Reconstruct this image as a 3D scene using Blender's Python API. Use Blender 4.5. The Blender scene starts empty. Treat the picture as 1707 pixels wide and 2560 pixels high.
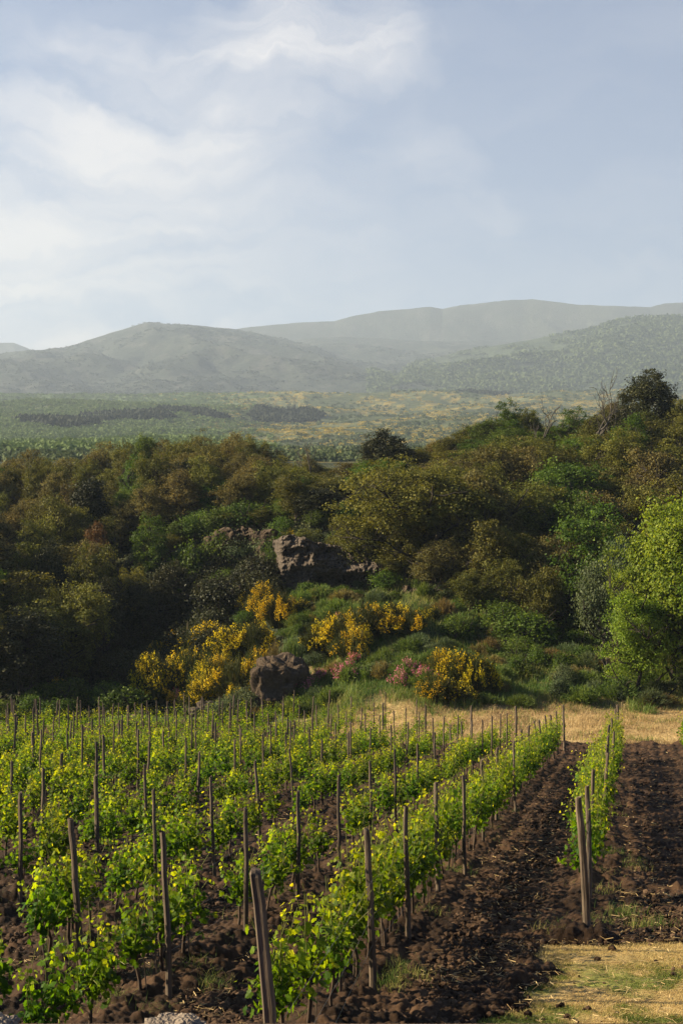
import bpy, math, random
import numpy as np
from mathutils import Vector
S = bpy.context.scene
COL = S.collection
PI = math.pi
# ------------------------------------------------------------------ camera
cam = bpy.data.cameras.new('camera'); camo = bpy.data.objects.new('camera', cam); COL.objects.link(camo)
cam.sensor_fit = 'VERTICAL'; cam.sensor_height = 36.0; cam.sensor_width = 24.0; cam.lens = 50.0
cam.clip_start = 0.1; cam.clip_end = 30000
camo.location = (0, 0, 0); camo.rotation_euler = (PI/2, 0, 0)
S.camera = camo
F = 3555.0; CU = 853.5; CV = 1280.0          # focal length in photo pixels, image centre
# ------------------------------------------------------------------ sun, sky, exposure
SUN_EL = math.radians(27); SUN_AZ = math.radians(-84)   # azimuth from +Y towards +X
SD = Vector((math.sin(SUN_AZ)*math.cos(SUN_EL), math.cos(SUN_AZ)*math.cos(SUN_EL), math.sin(SUN_EL)))
sl = bpy.data.lights.new('sun', 'SUN'); sl.energy = 5.0; sl.angle = math.radians(0.6); sl.color = (1.0, 0.85, 0.60)
so = bpy.data.objects.new('sun', sl); COL.objects.link(so); so.rotation_euler = SD.to_track_quat('Z', 'Y').to_euler()
so.location = (-40, 20, 60)
S.view_settings.view_transform = 'Standard'; S.view_settings.look = 'None'; S.view_settings.gamma = 1.0
S.view_settings.exposure = 1.82
S.render.engine = 'CYCLES'
cy = S.cycles
cy.max_bounces = 5; cy.diffuse_bounces = 2; cy.glossy_bounces = 1; cy.transmission_bounces = 3; cy.transparent_max_bounces = 4; cy.volume_bounces = 0
cy.use_denoising = True; cy.denoising_prefilter = 'NONE'; cy.sample_clamp_indirect = 4.0; cy.caustics_reflective = False; cy.caustics_refractive = False
W = bpy.data.worlds.new('World'); S.world = W; W.use_nodes = True
SKY_STRENGTH = 0.05

class NT:
    def __init__(s, nt): s.nt = nt; s.L = nt.links
    def n(s, t, **kw):
        nd = s.nt.nodes.new(t)
        for k, v in kw.items(): setattr(nd, k, v)
        return nd
    def link(s, a, b): s.L.new(a, b)
    def put(s, sock, v):
        if isinstance(v, bpy.types.NodeSocket): s.L.new(v, sock)
        else: sock.default_value = v
    def math(s, op, a, b=0.0, c=None, clamp=False):
        m = s.n('ShaderNodeMath', operation=op); m.use_clamp = clamp
        s.put(m.inputs[0], a); s.put(m.inputs[1], b)
        if c is not None: s.put(m.inputs[2], c)
        return m.outputs[0]
    def mapr(s, v, a, b, c=0.0, d=1.0, smooth=False):
        m = s.n('ShaderNodeMapRange'); m.clamp = True
        if smooth: m.interpolation_type = 'SMOOTHSTEP'
        for i, x in zip(range(5), (v, a, b, c, d)): s.put(m.inputs[i], x)
        return m.outputs[0]
    def mix(s, f, a, b, bt='MIX'):
        m = s.n('ShaderNodeMix', data_type='RGBA', blend_type=bt); m.clamp_factor = True
        s.put(m.inputs['Factor'], f); s.put(m.inputs[6], a); s.put(m.inputs[7], b)
        return m.outputs[2]
    def noise(s, vec, scale, det=3.0, rough=0.55, dist=0.0):
        m = s.n('ShaderNodeTexNoise')
        if vec is not None: s.put(m.inputs['Vector'], vec)
        s.put(m.inputs['Scale'], scale); s.put(m.inputs['Detail'], det); s.put(m.inputs['Roughness'], rough); s.put(m.inputs['Distortion'], dist)
        return m
    def ramp(s, f, stops):
        m = s.n('ShaderNodeValToRGB'); e = m.color_ramp.elements
        e[0].position, e[0].color = stops[0][0], (*stops[0][1], 1)
        e[1].position, e[1].color = stops[-1][0], (*stops[-1][1], 1)
        for p, c in stops[1:-1]:
            k = e.new(p); k.color = (*c, 1)
        s.put(m.inputs[0], f)
        return m.outputs[0]

def build_world():
    t = NT(W.node_tree)
    bg = W.node_tree.nodes['Background']; bg.inputs[1].default_value = SKY_STRENGTH
    sky = t.n('ShaderNodeTexSky'); sky.sky_type = 'NISHITA'; sky.sun_disc = False
    sky.sun_elevation = SUN_EL; sky.sun_rotation = SUN_AZ; sky.altitude = 800; sky.air_density = 1.0; sky.dust_density = 1.2; sky.ozone_density = 2.0
    g = t.n('ShaderNodeTexCoord').outputs['Generated']
    w1 = t.noise(g, 7.0, 5.0, 0.6); w2 = t.noise(g, 26.0, 4.0, 0.6)
    def off(nz, amt):
        a = t.n('ShaderNodeVectorMath', operation='SUBTRACT'); t.put(a.inputs[0], nz.outputs['Color']); a.inputs[1].default_value = (.5, .5, .5)
        b = t.n('ShaderNodeVectorMath', operation='SCALE'); t.put(b.inputs[0], a.outputs[0]); b.inputs['Scale'].default_value = amt
        return b.outputs[0]
    ad = t.n('ShaderNodeVectorMath', operation='ADD'); t.put(ad.inputs[0], g); t.put(ad.inputs[1], off(w1, .09))
    ad2 = t.n('ShaderNodeVectorMath', operation='ADD'); t.put(ad2.inputs[0], ad.outputs[0]); t.put(ad2.inputs[1], off(w2, .035))
    wg = ad2.outputs[0]
    # stretched wisps
    mp = t.n('ShaderNodeMapping'); mp.inputs['Rotation'].default_value = (0, .75, 0); mp.inputs['Scale'].default_value = (1.6, 1, 7.0); t.put(mp.inputs[0], wg)
    wis = t.noise(mp.outputs[0], 4.5, 6.0, 0.62, .6).outputs[0]
    blobs = [(620, 200, 270, .85), (740, 130, 220, .60), (900, 60, 190, .65), (1010, 120, 190, .35), (340, 280, 380, .48), (60, 640, 760, .78),
             (480, 640, 620, .42), (120, 790, 400, .85), (560, 790, 230, .30), (1000, 330, 150, .22), (1110, 430, 150, .24), (1230, 520, 160, .24), (950, 700, 620, .30), (1600, 800, 500, .30)]
    acc = None
    for (u, v, r, s_) in blobs:
        d = Vector(((u-CU)/F, 1, (CV-v)/F)).normalized()
        vm = t.n('ShaderNodeVectorMath', operation='DISTANCE'); t.put(vm.inputs[0], wg); vm.inputs[1].default_value = d
        f = t.mapr(vm.outputs['Value'], r/F, 0.0, 0.0, s_, True)
        inv = t.math('SUBTRACT', 1.0, f)
        acc = inv if acc is None else t.math('MULTIPLY', acc, inv)
    cl = t.math('SUBTRACT', 1.0, acc)
    wf = t.mapr(wis, .32, .66, .45, 1.3)
    cl = t.math('MULTIPLY', cl, wf, clamp=True)
    # overall thin veil, and a second random field of wisps for the rest of the sky
    veil = t.mapr(t.noise(mp.outputs[0], 1.6, 5.0, .6).outputs[0], .40, .75, .16, .42)
    sp = t.n('ShaderNodeSeparateXYZ'); t.put(sp.inputs[0], g)
    veil = t.math('MULTIPLY', veil, t.mapr(sp.outputs[2], .22, .55, 1.0, .1, True))
    cl = t.math('MAXIMUM', cl, veil)
    c = t.mix(cl, t.mix(1.0, sky.outputs[0], (.19, .41, .66, 1), 'MULTIPLY'), (5.5, 5.2, 5.2, 1))
    t.link(c, bg.inputs[0])
build_world()

# ------------------------------------------------------------------ numeric helpers
R = np.random.default_rng(7)
def P(u, v, y): return ((u-CU)/F*y, y, (CV-v)/F*y)
def hash2(ix, iy, seed):
    h = (ix.astype(np.int64)*374761393 + iy.astype(np.int64)*668265263 + seed*1274126177) & 0xffffffff
    h = ((h ^ (h >> 13))*1274126177) & 0xffffffff
    h = (h ^ (h >> 16)) & 0xffffff
    return h/float(0xffffff)
def vnoise(x, y, seed=0):
    x = np.asarray(x, float); y = np.asarray(y, float)
    ix = np.floor(x); iy = np.floor(y); fx = x-ix; fy = y-iy
    fx = fx*fx*(3-2*fx); fy = fy*fy*(3-2*fy)
    a = hash2(ix, iy, seed); b = hash2(ix+1, iy, seed); c = hash2(ix, iy+1, seed); d = hash2(ix+1, iy+1, seed)
    return (a*(1-fx)+b*fx)*(1-fy)+(c*(1-fx)+d*fx)*fy
def fbm(x, y, seed=0, o=4, g=.5):
    s = 0; a = 1; t = 0; f = 1
    for k in range(o):
        s = s+a*vnoise(x*f+k*17.3, y*f-k*9.1, seed+k); t += a; a *= g; f *= 2.03
    return s/t
def worley(x, y, seed=0):
    ix = np.floor(x); iy = np.floor(y); best = np.full(np.shape(x), 9.0)
    for dx in (-1, 0, 1):
        for dy in (-1, 0, 1):
            cx = ix+dx; cy = iy+dy
            px = cx+hash2(cx, cy, seed); py = cy+hash2(cx, cy, seed+51)
            best = np.minimum(best, (px-x)**2+(py-y)**2)
    return np.sqrt(best)
def sst(x, a, b):
    t = np.clip((np.asarray(x, float)-a)/(b-a), 0, 1); return t*t*(3-2*t)
def lerp(a, b, t): return a+(b-a)*t

# ------------------------------------------------------------------ mesh helpers
def mk_mesh(name, V, faces, mats, attrs=None, midx=None, smooth=False, colors=None):
    """faces: list of (M,k) int arrays; attrs: point floats; midx: list of material indices, one per face array"""
    me = bpy.data.meshes.new(name)
    V = np.asarray(V, np.float32)
    faces = [np.asarray(f, np.int32) for f in faces if len(f)]
    me.vertices.add(len(V)); me.vertices.foreach_set('co', V.ravel())
    nl = sum(f.size for f in faces); nf = sum(len(f) for f in faces)
    me.loops.add(nl); me.polygons.add(nf)
    me.loops.foreach_set('vertex_index', np.concatenate([f.ravel() for f in faces]))
    tot = np.concatenate([np.full(len(f), f.shape[1], np.int32) for f in faces])
    st = np.concatenate([[0], np.cumsum(tot)[:-1]]).astype(np.int32)
    me.polygons.foreach_set('loop_start', st); me.polygons.foreach_set('loop_total', tot)
    for m in (mats if isinstance(mats, (list, tuple)) else [mats]): me.materials.append(m)
    if midx is not None:
        me.polygons.foreach_set('material_index', np.concatenate([np.full(len(f), i, np.int32) for f, i in zip(faces, midx)]))
    me.polygons.foreach_set('use_smooth', np.full(nf, bool(smooth)))
    for k, v in (attrs or {}).items():
        a = me.attributes.new(k, 'FLOAT', 'POINT'); a.data.foreach_set('value', np.asarray(v, np.float32))
    for k, v in (colors or {}).items():
        a = me.attributes.new(k, 'FLOAT_COLOR', 'POINT'); a.data.foreach_set('color', np.asarray(np.c_[v, np.ones(len(v))], np.float32).ravel())
    me.update(calc_edges=True)
    return me
def link(name, me, parent=None, loc=None, label=None, cat=None, group=None, kind=None):
    o = bpy.data.objects.new(name, me); COL.objects.link(o)
    if parent is not None: o.parent = parent
    if loc is not None: o.location = loc
    if label: o['label'] = label
    if cat: o['category'] = cat
    if group: o['group'] = group
    if kind: o['kind'] = kind
    return o
def copy_tree(o, parent=None):
    c = o.copy(); COL.objects.link(c)
    if parent is not None: c.parent = parent
    for ch in list(o.children): copy_tree(ch, c)
    return c
def put(proto, used, loc, rz=0.0, sc=(1, 1, 1), tilt=(0, 0)):
    """first call uses the thing itself, later calls copy it with its parts"""
    if proto.name in used: o = copy_tree(proto)
    else: used.add(proto.name); o = proto
    o.location = loc; o.rotation_euler = (tilt[0], tilt[1], rz); o.scale = sc
    return o

def tubes(paths, sides=5):
    """paths: list of (points (n,3), radii (n,)). returns V, quads"""
    Vs = []; Fs = []; off = 0
    an = np.arange(sides)*2*PI/sides
    for pts, rad in paths:
        pts = np.asarray(pts, float); rad = np.asarray(rad, float); n = len(pts)
        T = np.gradient(pts, axis=0); T /= np.linalg.norm(T, axis=1)[:, None]+1e-9
        ref = np.array([0, 0, 1.0]) if abs(T[0][2]) < .9 else np.array([1.0, 0, 0])
        A = np.cross(T, ref); A /= np.linalg.norm(A, axis=1)[:, None]+1e-9; B = np.cross(T, A)
        ring = pts[:, None]+rad[:, None, None]*(np.cos(an)[None, :, None]*A[:, None]+np.sin(an)[None, :, None]*B[:, None])
        Vs.append(ring.reshape(-1, 3))
        i = np.arange(n-1)[:, None]*sides; j = np.arange(sides)[None, :]; j2 = (j+1) % sides
        q = np.stack([i+j, i+j2, i+sides+j2, i+sides+j], -1).reshape(-1, 4)+off
        Fs.append(q); off += n*sides
    return np.concatenate(Vs), np.concatenate(Fs)

KITE = np.array([[0, 0, 0], [-.36, .48, .07], [0, 1, -.06], [.36, .48, .07]])
OVAL = np.array([[0, 0, 0], [-.34, .28, .06], [-.33, .66, .07], [0, 1, -.07], [.33, .66, .07], [.34, .28, .06]])
_lo = [(0, .0), (-.20, -.16), (-.46, -.06), (-.42, .16), (-.58, .44), (-.34, .50), (-.30, .74), (0, 1.0), (.30, .74), (.34, .50), (.58, .44), (.42, .16), (.46, -.06), (.20, -.16)]
VINE = np.array([[0, .32, .0]]+[[a, b, -.10*abs(a)*2-.12*max(0, b-.5)+.03] for a, b in _lo])
def leaf_cloud(C, size, N, rng, shape='kite', spin=None):
    """one leaf per row of C, facing N"""
    C = np.asarray(C, float); n = len(C)
    N = N/(np.linalg.norm(N, axis=1)[:, None]+1e-9)
    r = rng.normal(size=(n, 3)) if spin is None else spin
    Tn = np.cross(N, r); Tn /= np.linalg.norm(Tn, axis=1)[:, None]+1e-9
    Bn = np.cross(N, Tn)
    t = {'kite': KITE, 'oval': OVAL, 'vine': VINE}[shape]
    size = np.broadcast_to(np.asarray(size, float), (n,))
    loc = t[None]*size[:, None, None]
    V = C[:, None]+loc[..., 0:1]*Tn[:, None]+loc[..., 1:2]*Bn[:, None]+loc[..., 2:3]*N[:, None]
    k = len(t); base = np.arange(n)[:, None]*k
    if shape == 'kite': fc = [base+np.array([[0, 1, 2, 3]])]
    elif shape == 'oval': fc = [np.concatenate([base+np.array([[0, 1, 2, 3]]), base+np.array([[0, 3, 4, 5]])])]
    else:
        m = k-1; fc = [np.concatenate([base+np.array([[0, 1+i, 1+(i+1) % m]]) for i in range(m)])]
    return V.reshape(-1, 3), fc, k
def blades(Pn, h, w, lean, rng):
    """thin grass blades: 2-segment strips"""
    n = len(Pn); a = rng.uniform(0, 2*PI, n); b = a+PI/2+rng.normal(0, .4, n)
    d = np.c_[np.cos(a), np.sin(a), np.zeros(n)]; l = np.c_[np.cos(b), np.sin(b), np.zeros(n)]
    h = np.broadcast_to(h, (n,))[:, None]; w = np.broadcast_to(w, (n,))[:, None]; lean = np.broadcast_to(lean, (n,))[:, None]
    z = np.array([[0, 0, 1.0]])
    p0 = Pn-d*w/2; p1 = Pn+d*w/2
    m = Pn+z*h*.55+l*h*lean*.3
    p2 = m+d*w*.35; p3 = m-d*w*.35; p4 = Pn+z*h*(1-.35*lean)+l*h*lean
    V = np.stack([p0, p1, p2, p3, p4], 1).reshape(-1, 3); b0 = np.arange(n)[:, None]*5
    return V, [b0+np.array([[0, 1, 2, 3]]), b0+np.array([[3, 2, 4]])]

# ------------------------------------------------------------------ materials
def new_mat(name):
    m = bpy.data.materials.new(name); m.use_nodes = True
    t = NT(m.node_tree); b = m.node_tree.nodes['Principled BSDF']; out = m.node_tree.nodes['Material Output']
    return m, t, b, out
def leaf_mat(name, stops, trans=.45, rough=.5, tcol=(1.25, 1.2, .5), var=.25, spec=.12):
    """colour by the per-leaf tint attribute; light shines through the leaf"""
    m, t, b, out = new_mat(name)
    at = t.n('ShaderNodeAttribute', attribute_name='tint').outputs['Fac']
    oi = t.n('ShaderNodeObjectInfo').outputs['Random']
    c = t.ramp(at, stops)
    hs = t.n('ShaderNodeHueSaturation'); t.put(hs.inputs['Color'], c)
    t.put(hs.inputs['Value'], t.mapr(oi, 0, 1, 1-var, 1+var)); t.put(hs.inputs['Hue'], t.mapr(t.math('FRACT', t.math('MULTIPLY', oi, 7.3)), 0, 1, .485, .515))
    c = hs.outputs[0]
    t.put(b.inputs['Base Color'], c); b.inputs['Roughness'].default_value = rough; b.inputs['Specular IOR Level'].default_value = spec
    tr = t.n('ShaderNodeBsdfTranslucent'); t.put(tr.inputs[0], t.mix(1.0, c, (*tcol, 1), 'MULTIPLY'))
    mx = t.n('ShaderNodeMixShader'); mx.inputs[0].default_value = trans
    t.link(b.outputs[0], mx.inputs[1]); t.link(tr.outputs[0], mx.inputs[2]); t.link(mx.outputs[0], out.inputs[0])
    return m
def bark_mat(name, c1, c2, scale=18, zs=.25, rough=.9, bump=.5):
    m, t, b, out = new_mat(name)
    oc = t.n('ShaderNodeTexCoord').outputs['Object']
    mp = t.n('ShaderNodeMapping'); mp.inputs['Scale'].default_value = (1, 1, zs); t.put(mp.inputs[0], oc)
    nz = t.noise(mp.outputs[0], scale, 5, .65).outputs[0]; big = t.noise(oc, 2.3, 3, .5).outputs[0]
    f = t.mapr(t.math('ADD', t.math('MULTIPLY', nz, .7), t.math('MULTIPLY', big, .3)), .35, .65)
    t.put(b.inputs['Base Color'], t.mix(f, (*c1, 1), (*c2, 1))); b.inputs['Roughness'].default_value = rough; b.inputs['Specular IOR Level'].default_value = .2
    bp = t.n('ShaderNodeBump'); bp.inputs['Strength'].default_value = bump; bp.inputs['Distance'].default_value = .02; t.put(bp.inputs['Height'], nz); t.link(bp.outputs[0], b.inputs['Normal'])
    return m
def attr_mat(name, fine=8.0, amt=.5, rough=.95, bump=0.3, bdist=.1, tintname='albedo'):
    """surface colour from the 'albedo' attribute (what grows or lies there), broken up by fine noise"""
    m, t, b, out = new_mat(name)
    at = t.n('ShaderNodeAttribute', attribute_name=tintname).outputs['Color']
    g = t.n('ShaderNodeNewGeometry').outputs['Position']
    n1 = t.noise(g, fine, 5, .7).outputs[0]; n2 = t.noise(g, fine*.13, 3, .6).outputs[0]
    f = t.math('ADD', t.mapr(n1, .25, .75, 1-amt, 1+amt), t.mapr(n2, .3, .7, -.15, .15))
    c = t.n('ShaderNodeVectorMath', operation='SCALE'); t.put(c.inputs[0], at); t.put(c.inputs['Scale'], f)
    t.put(b.inputs['Base Color'], c.outputs[0]); b.inputs['Roughness'].default_value = rough; b.inputs['Specular IOR Level'].default_value = .15
    bp = t.n('ShaderNodeBump'); bp.inputs['Strength'].default_value = bump; bp.inputs['Distance'].default_value = bdist; t.put(bp.inputs['Height'], n1); t.link(bp.outputs[0], b.inputs['Normal'])
    return m
def flat_tint_mat(name, stops, rough=.9, trans=0.0):
    m, t, b, out = new_mat(name)
    at = t.n('ShaderNodeAttribute', attribute_name='tint').outputs['Fac']
    c = t.ramp(at, stops); t.put(b.inputs['Base Color'], c); b.inputs['Roughness'].default_value = rough; b.inputs['Specular IOR Level'].default_value = .2
    if trans:
        tr = t.n('ShaderNodeBsdfTranslucent'); t.put(tr.inputs[0], c); mx = t.n('ShaderNodeMixShader'); mx.inputs[0].default_value = trans
        t.link(b.outputs[0], mx.inputs[1]); t.link(tr.outputs[0], mx.inputs[2]); t.link(mx.outputs[0], out.inputs[0])
    return m

M = {}
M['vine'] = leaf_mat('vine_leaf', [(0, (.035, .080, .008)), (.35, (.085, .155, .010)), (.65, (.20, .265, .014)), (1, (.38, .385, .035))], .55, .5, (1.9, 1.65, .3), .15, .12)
M['shoot'] = flat_tint_mat('vine_shoot', [(0, (.10, .14, .02)), (1, (.22, .20, .05))], .6, .2)
M['vine_bark'] = bark_mat('vine_bark', (.035, .022, .014), (.11, .075, .05), 30, .2)
M['post'] = bark_mat('post_wood', (.034, .024, .016), (.20, .148, .102), 30, .05, .9, 1.0)
M['bark'] = bark_mat('tree_bark', (.018, .014, .010), (.055, .044, .032), 9, .3)
M['bark_pale'] = bark_mat('pale_bark', (.05, .042, .032), (.13, .11, .085), 9, .3)
M['tan'] = leaf_mat('bronze_oak_leaf', [(0, (.072, .064, .018)), (.5, (.142, .126, .036)), (1, (.265, .235, .078))], .35, .6, (1.2, 1.0, .6))
M['olive'] = leaf_mat('olive_green_leaf', [(0, (.055, .060, .011)), (.5, (.115, .118, .020)), (1, (.24, .225, .05))], .35, .55, (1.2, 1.1, .5))
M['green'] = leaf_mat('green_leaf', [(0, (.034, .062, .009)), (.5, (.075, .120, .015)), (1, (.17, .225, .038))], .4, .5)
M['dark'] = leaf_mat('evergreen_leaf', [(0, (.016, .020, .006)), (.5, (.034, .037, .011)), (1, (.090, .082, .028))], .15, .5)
M['rust'] = leaf_mat('rusty_leaf', [(0, (.08, .050, .014)), (.5, (.16, .105, .030)), (1, (.27, .18, .06))], .35, .6, (1.2, .9, .6))
M['fresh'] = leaf_mat('fresh_leaf', [(0, (.08, .13, .012)), (.5, (.175, .235, .022)), (1, (.34, .385, .05))], .45, .45)
M['grey'] = leaf_mat('grey_green_leaf', [(0, (.055, .078, .030)), (.5, (.10, .130, .052)), (1, (.19, .22, .10))], .3, .55, (1.1, 1.1, .7))
M['herb'] = leaf_mat('herb_leaf', [(0, (.05, .085, .016)), (.5, (.115, .165, .034)), (1, (.26, .29, .08))], .35, .6)
M['twig_green'] = leaf_mat('broom_twig', [(0, (.030, .045, .010)), (.5, (.060, .070, .018)), (1, (.13, .10, .035))], .2, .6)
M['yellow'] = leaf_mat('broom_blossom', [(0, (.62, .40, .008)), (.5, (.78, .56, .012)), (1, (.88, .70, .03))], .35, .5, (1.1, 1.0, .6), .08)
M['pink'] = leaf_mat('pink_blossom', [(0, (.50, .09, .13)), (1, (.75, .28, .34))], .3, .6, (1, .9, .9), .1)
M['straw'] = flat_tint_mat('straw', [(0, (.22, .14, .055)), (.5, (.43, .30, .13)), (1, (.66, .50, .25))], .7, .25)
M['grass'] = flat_tint_mat('grass_blade', [(0, (.09, .13, .02)), (.35, (.20, .215, .04)), (.65, (.42, .32, .11)), (1, (.62, .47, .20))], .6, .35)
M['wild'] = flat_tint_mat('wild_grass', [(0, (.06, .125, .018)), (.6, (.155, .205, .035)), (1, (.36, .31, .09))], .6, .35)
M['drygreen'] = leaf_mat('dry_herb', [(0, (.10, .075, .03)), (.5, (.18, .14, .05)), (1, (.30, .23, .09))], .3, .6)
M['ground'] = attr_mat('ground_cover', 6.0, .45, .95, .5, .15)
M['far'] = attr_mat('far_vegetation', .10, .7, .95, 1.0, 5.0)

# ------------------------------------------------------------------ terrain heights
def plane(y): return -3.8-.105*y
YT = np.array([58, 64, 70, 76, 82, 88, 94, 100, 106, 112, 120, 130, 140, 170.])
#   u     heights at YT
HT = {
 -900: [-9.9, -10.4, -10.9, -10.9, -9.8, -7.5, -5.0, -2.5, -.5, 1.0, 2.5, 4.0, 5.0, 7.0],
 -250: [-9.9, -10.5, -11.1, -11.5, -11.2, -10.0, -8.2, -6.3, -4.5, -3.0, -1.5, -.3, .6, 3.0],
 0:    [-9.9, -10.5, -11.15, -11.8, -11.9, -11.3, -10.2, -9.0, -7.4, -5.6, -3.6, -1.9, -.6, 2.0],
 250:  [-9.9, -10.5, -11.15, -11.8, -11.9, -11.5, -10.8, -10.0, -8.6, -6.2, -3.2, -1.0, .4, 2.5],
 450:  [-9.9, -10.5, -11.15, -11.7, -11.7, -11.2, -10.4, -9.6, -8.6, -2.4, -.7, .6, 1.3, 3.0],
 620:  [-9.9, -10.5, -11.1, -11.5, -10.9, -9.3, -7.7, -6.2, -5.0, -1.3, .0, .7, 1.2, 3.0],
 760:  [-9.9, -10.5, -11.0, -10.8, -9.0, -7.3, -6.0, -5.4, -1.3, -.4, .2, .5, .8, 2.5],
 900:  [-9.9, -10.4, -10.5, -9.2, -7.8, -6.5, -5.7, -5.2, -1.0, .0, 1.2, 2.6, 3.6, 5.0],
 1050: [-9.9, -10.3, -10.1, -8.8, -7.4, -6.0, -5.2, -1.8, -.6, .5, 2.2, 4.0, 5.0, 6.0],
 1200: [-9.9, -10.2, -10.0, -9.1, -8.0, -6.9, -6.2, -3.2, -1.4, .5, 2.6, 4.8, 6.0, 7.5],
 1350: [-9.9, -10.2, -10.0, -9.4, -8.6, -7.9, -6.8, -4.4, -2.2, -.2, 2.4, 5.0, 6.6, 8.5],
 1500: [-9.9, -10.2, -10.0, -9.5, -8.8, -8.0, -6.8, -5.0, -2.8, -.2, 2.6, 5.4, 7.2, 9.0],
 1707: [-9.9, -10.2, -10.0, -9.4, -8.7, -7.8, -6.2, -4.0, -1.8, .6, 3.4, 6.2, 8.0, 10.],
 2300: [-9.9, -10.0, -9.5, -8.6, -7.4, -6.0, -4.2, -2.2, .0, 2.4, 5.0, 7.8, 9.6, 12.],
}
AK = np.array([(u-CU)/F for u in sorted(HT)]); TAB = np.array([HT[u] for u in sorted(HT)])
def near_hill(x, y):
    a = np.clip(x/np.maximum(y, 1), AK[0], AK[-1]-1e-6); yy = np.clip(y, YT[0], YT[-1]-1e-6)
    i = np.clip(np.searchsorted(AK, a, side='right')-1, 0, len(AK)-2); j = np.clip(np.searchsorted(YT, yy, side='right')-1, 0, len(YT)-2)
    fa = (a-AK[i])/(AK[i+1]-AK[i]); fa = fa*fa*(3-2*fa); fy = (yy-YT[j])/(YT[j+1]-YT[j])
    return (TAB[i, j]*(1-fa)+TAB[i+1, j]*fa)*(1-fy)+(TAB[i, j+1]*(1-fa)+TAB[i+1, j+1]*fa)*fy
def crest(a, pts):
    us = np.array([p[0] for p in pts], float); vs = np.array([p[1] for p in pts], float)
    return (CV-np.interp(a*F+CU, us, vs))/F
RIDGES = [  # (distance of crest, distance of foot, crest line in elevation by azimuth, roughness)
 (4700, 2750, [(-2500, 850), (-900, 830), (-300, 900), (-60, 890), (90, 878), (160, 872), (210, 855), (290, 828), (370, 806), (420, 812), (475, 812), (540, 820), (600, 826), (680, 843), (760, 862), (900, 900), (1100, 960), (1400, 1010), (4000, 1010)], 60),
 (5200, 3100, [(-2500, 1000), (500, 960), (640, 880), (760, 846), (850, 841), (950, 846), (1050, 853), (1250, 853), (1400, 870), (1707, 900), (4000, 900)], 40),
 (3900, 2700, [(-2500, 1050), (900, 1000), (1040, 905), (1150, 880), (1280, 856), (1400, 836), (1480, 822), (1530, 804), (1600, 793), (1707, 791), (1850, 785), (2400, 800), (4000, 780)], 35),
 (6000, 4500, [(-2500, 900), (60, 905), (190, 868), (235, 848), (290, 834), (400, 840), (560, 828), (625, 817), (690, 811), (760, 805), (835, 803), (880, 790), (950, 778), (1020, 772), (1075, 767), (1105, 772), (1150, 763), (1210, 757), (1260, 751), (1330, 748), (1390, 755), (1450, 762), (1560, 766), (1625, 768), (1660, 758), (1707, 756), (1800, 770), (2600, 740), (4000, 700)], 45),
 (6900, 5600, [(-2500, 900), (-400, 880), (-100, 868), (0, 853), (35, 853), (70, 866), (110, 895), (300, 960), (4000, 1000)], 20),
]
def far_land(x, y):
    a = x/np.maximum(y, 1)
    base = np.where(y < 900, 3.0+(np.maximum(y, 170)-170)*.0545, 42.8+(y-900)*.0985)
    base = np.where(y > 420, base+(fbm(x/90, y/140, 5, 4)-.5)*14*sst(y, 350, 900)+(fbm(x/420, y/500, 8, 3)-.5)*55*sst(y, 700, 1800), base)
    base = np.minimum(base, 215+(y-2750)*.03)
    z = base
    for k, (yc, y0, pts, rg) in enumerate(RIDGES):
        e = crest(a, pts); zc = e*yc
        t = np.clip((y-y0)/(yc-y0), 0, 1.0)
        zb = 205.0
        up = zb+(zc-zb)*(t**1.15)
        dn = zc-(np.maximum(y-yc, 0))*.35
        hh = np.where(y <= yc, up, dn)
        rn = 1-np.abs(fbm(x/330+.3*y/400, y/640, 20+k, 4, .45)*2-1)*2
        bump = (rn-.2)*rg*np.sin(np.clip(t, 0, 1)*PI)**.8+(fbm(x/55, y/70, 40+k, 4)-.5)*rg*.28*sst(t, 0, .2)*(1-.6*sst(t, .85, 1))
        hh = np.where((y > y0-150), hh+bump, -1e3)
        z = np.maximum(z, hh)
    return z
def height(x, y):
    x = np.asarray(x, float); y = np.asarray(y, float)
    p = plane(y)
    p = lerp(-1.42, p, sst(y, 3.9, 6.0))
    h = near_hill(x, y)
    h = h+(fbm(x/4.0, y/4.0, 3, 4)-.5)*1.1*sst(y, 66, 84)
    z = lerp(p, h, sst(y, 56, 60))
    far = far_land(x, y)
    return np.where(y > 140, lerp(h, far, sst(y, 140, 230)), z)
def H1(x, y): return float(height(np.array([x]), np.array([y]))[0])

def gridfaces(nr, nc):
    i = np.arange(nr-1)[:, None]*nc; j = np.arange(nc-1)[None, :]
    return np.stack([i+j, i+j+1, i+nc+j+1, i+nc+j], -1).reshape(-1, 4)

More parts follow.
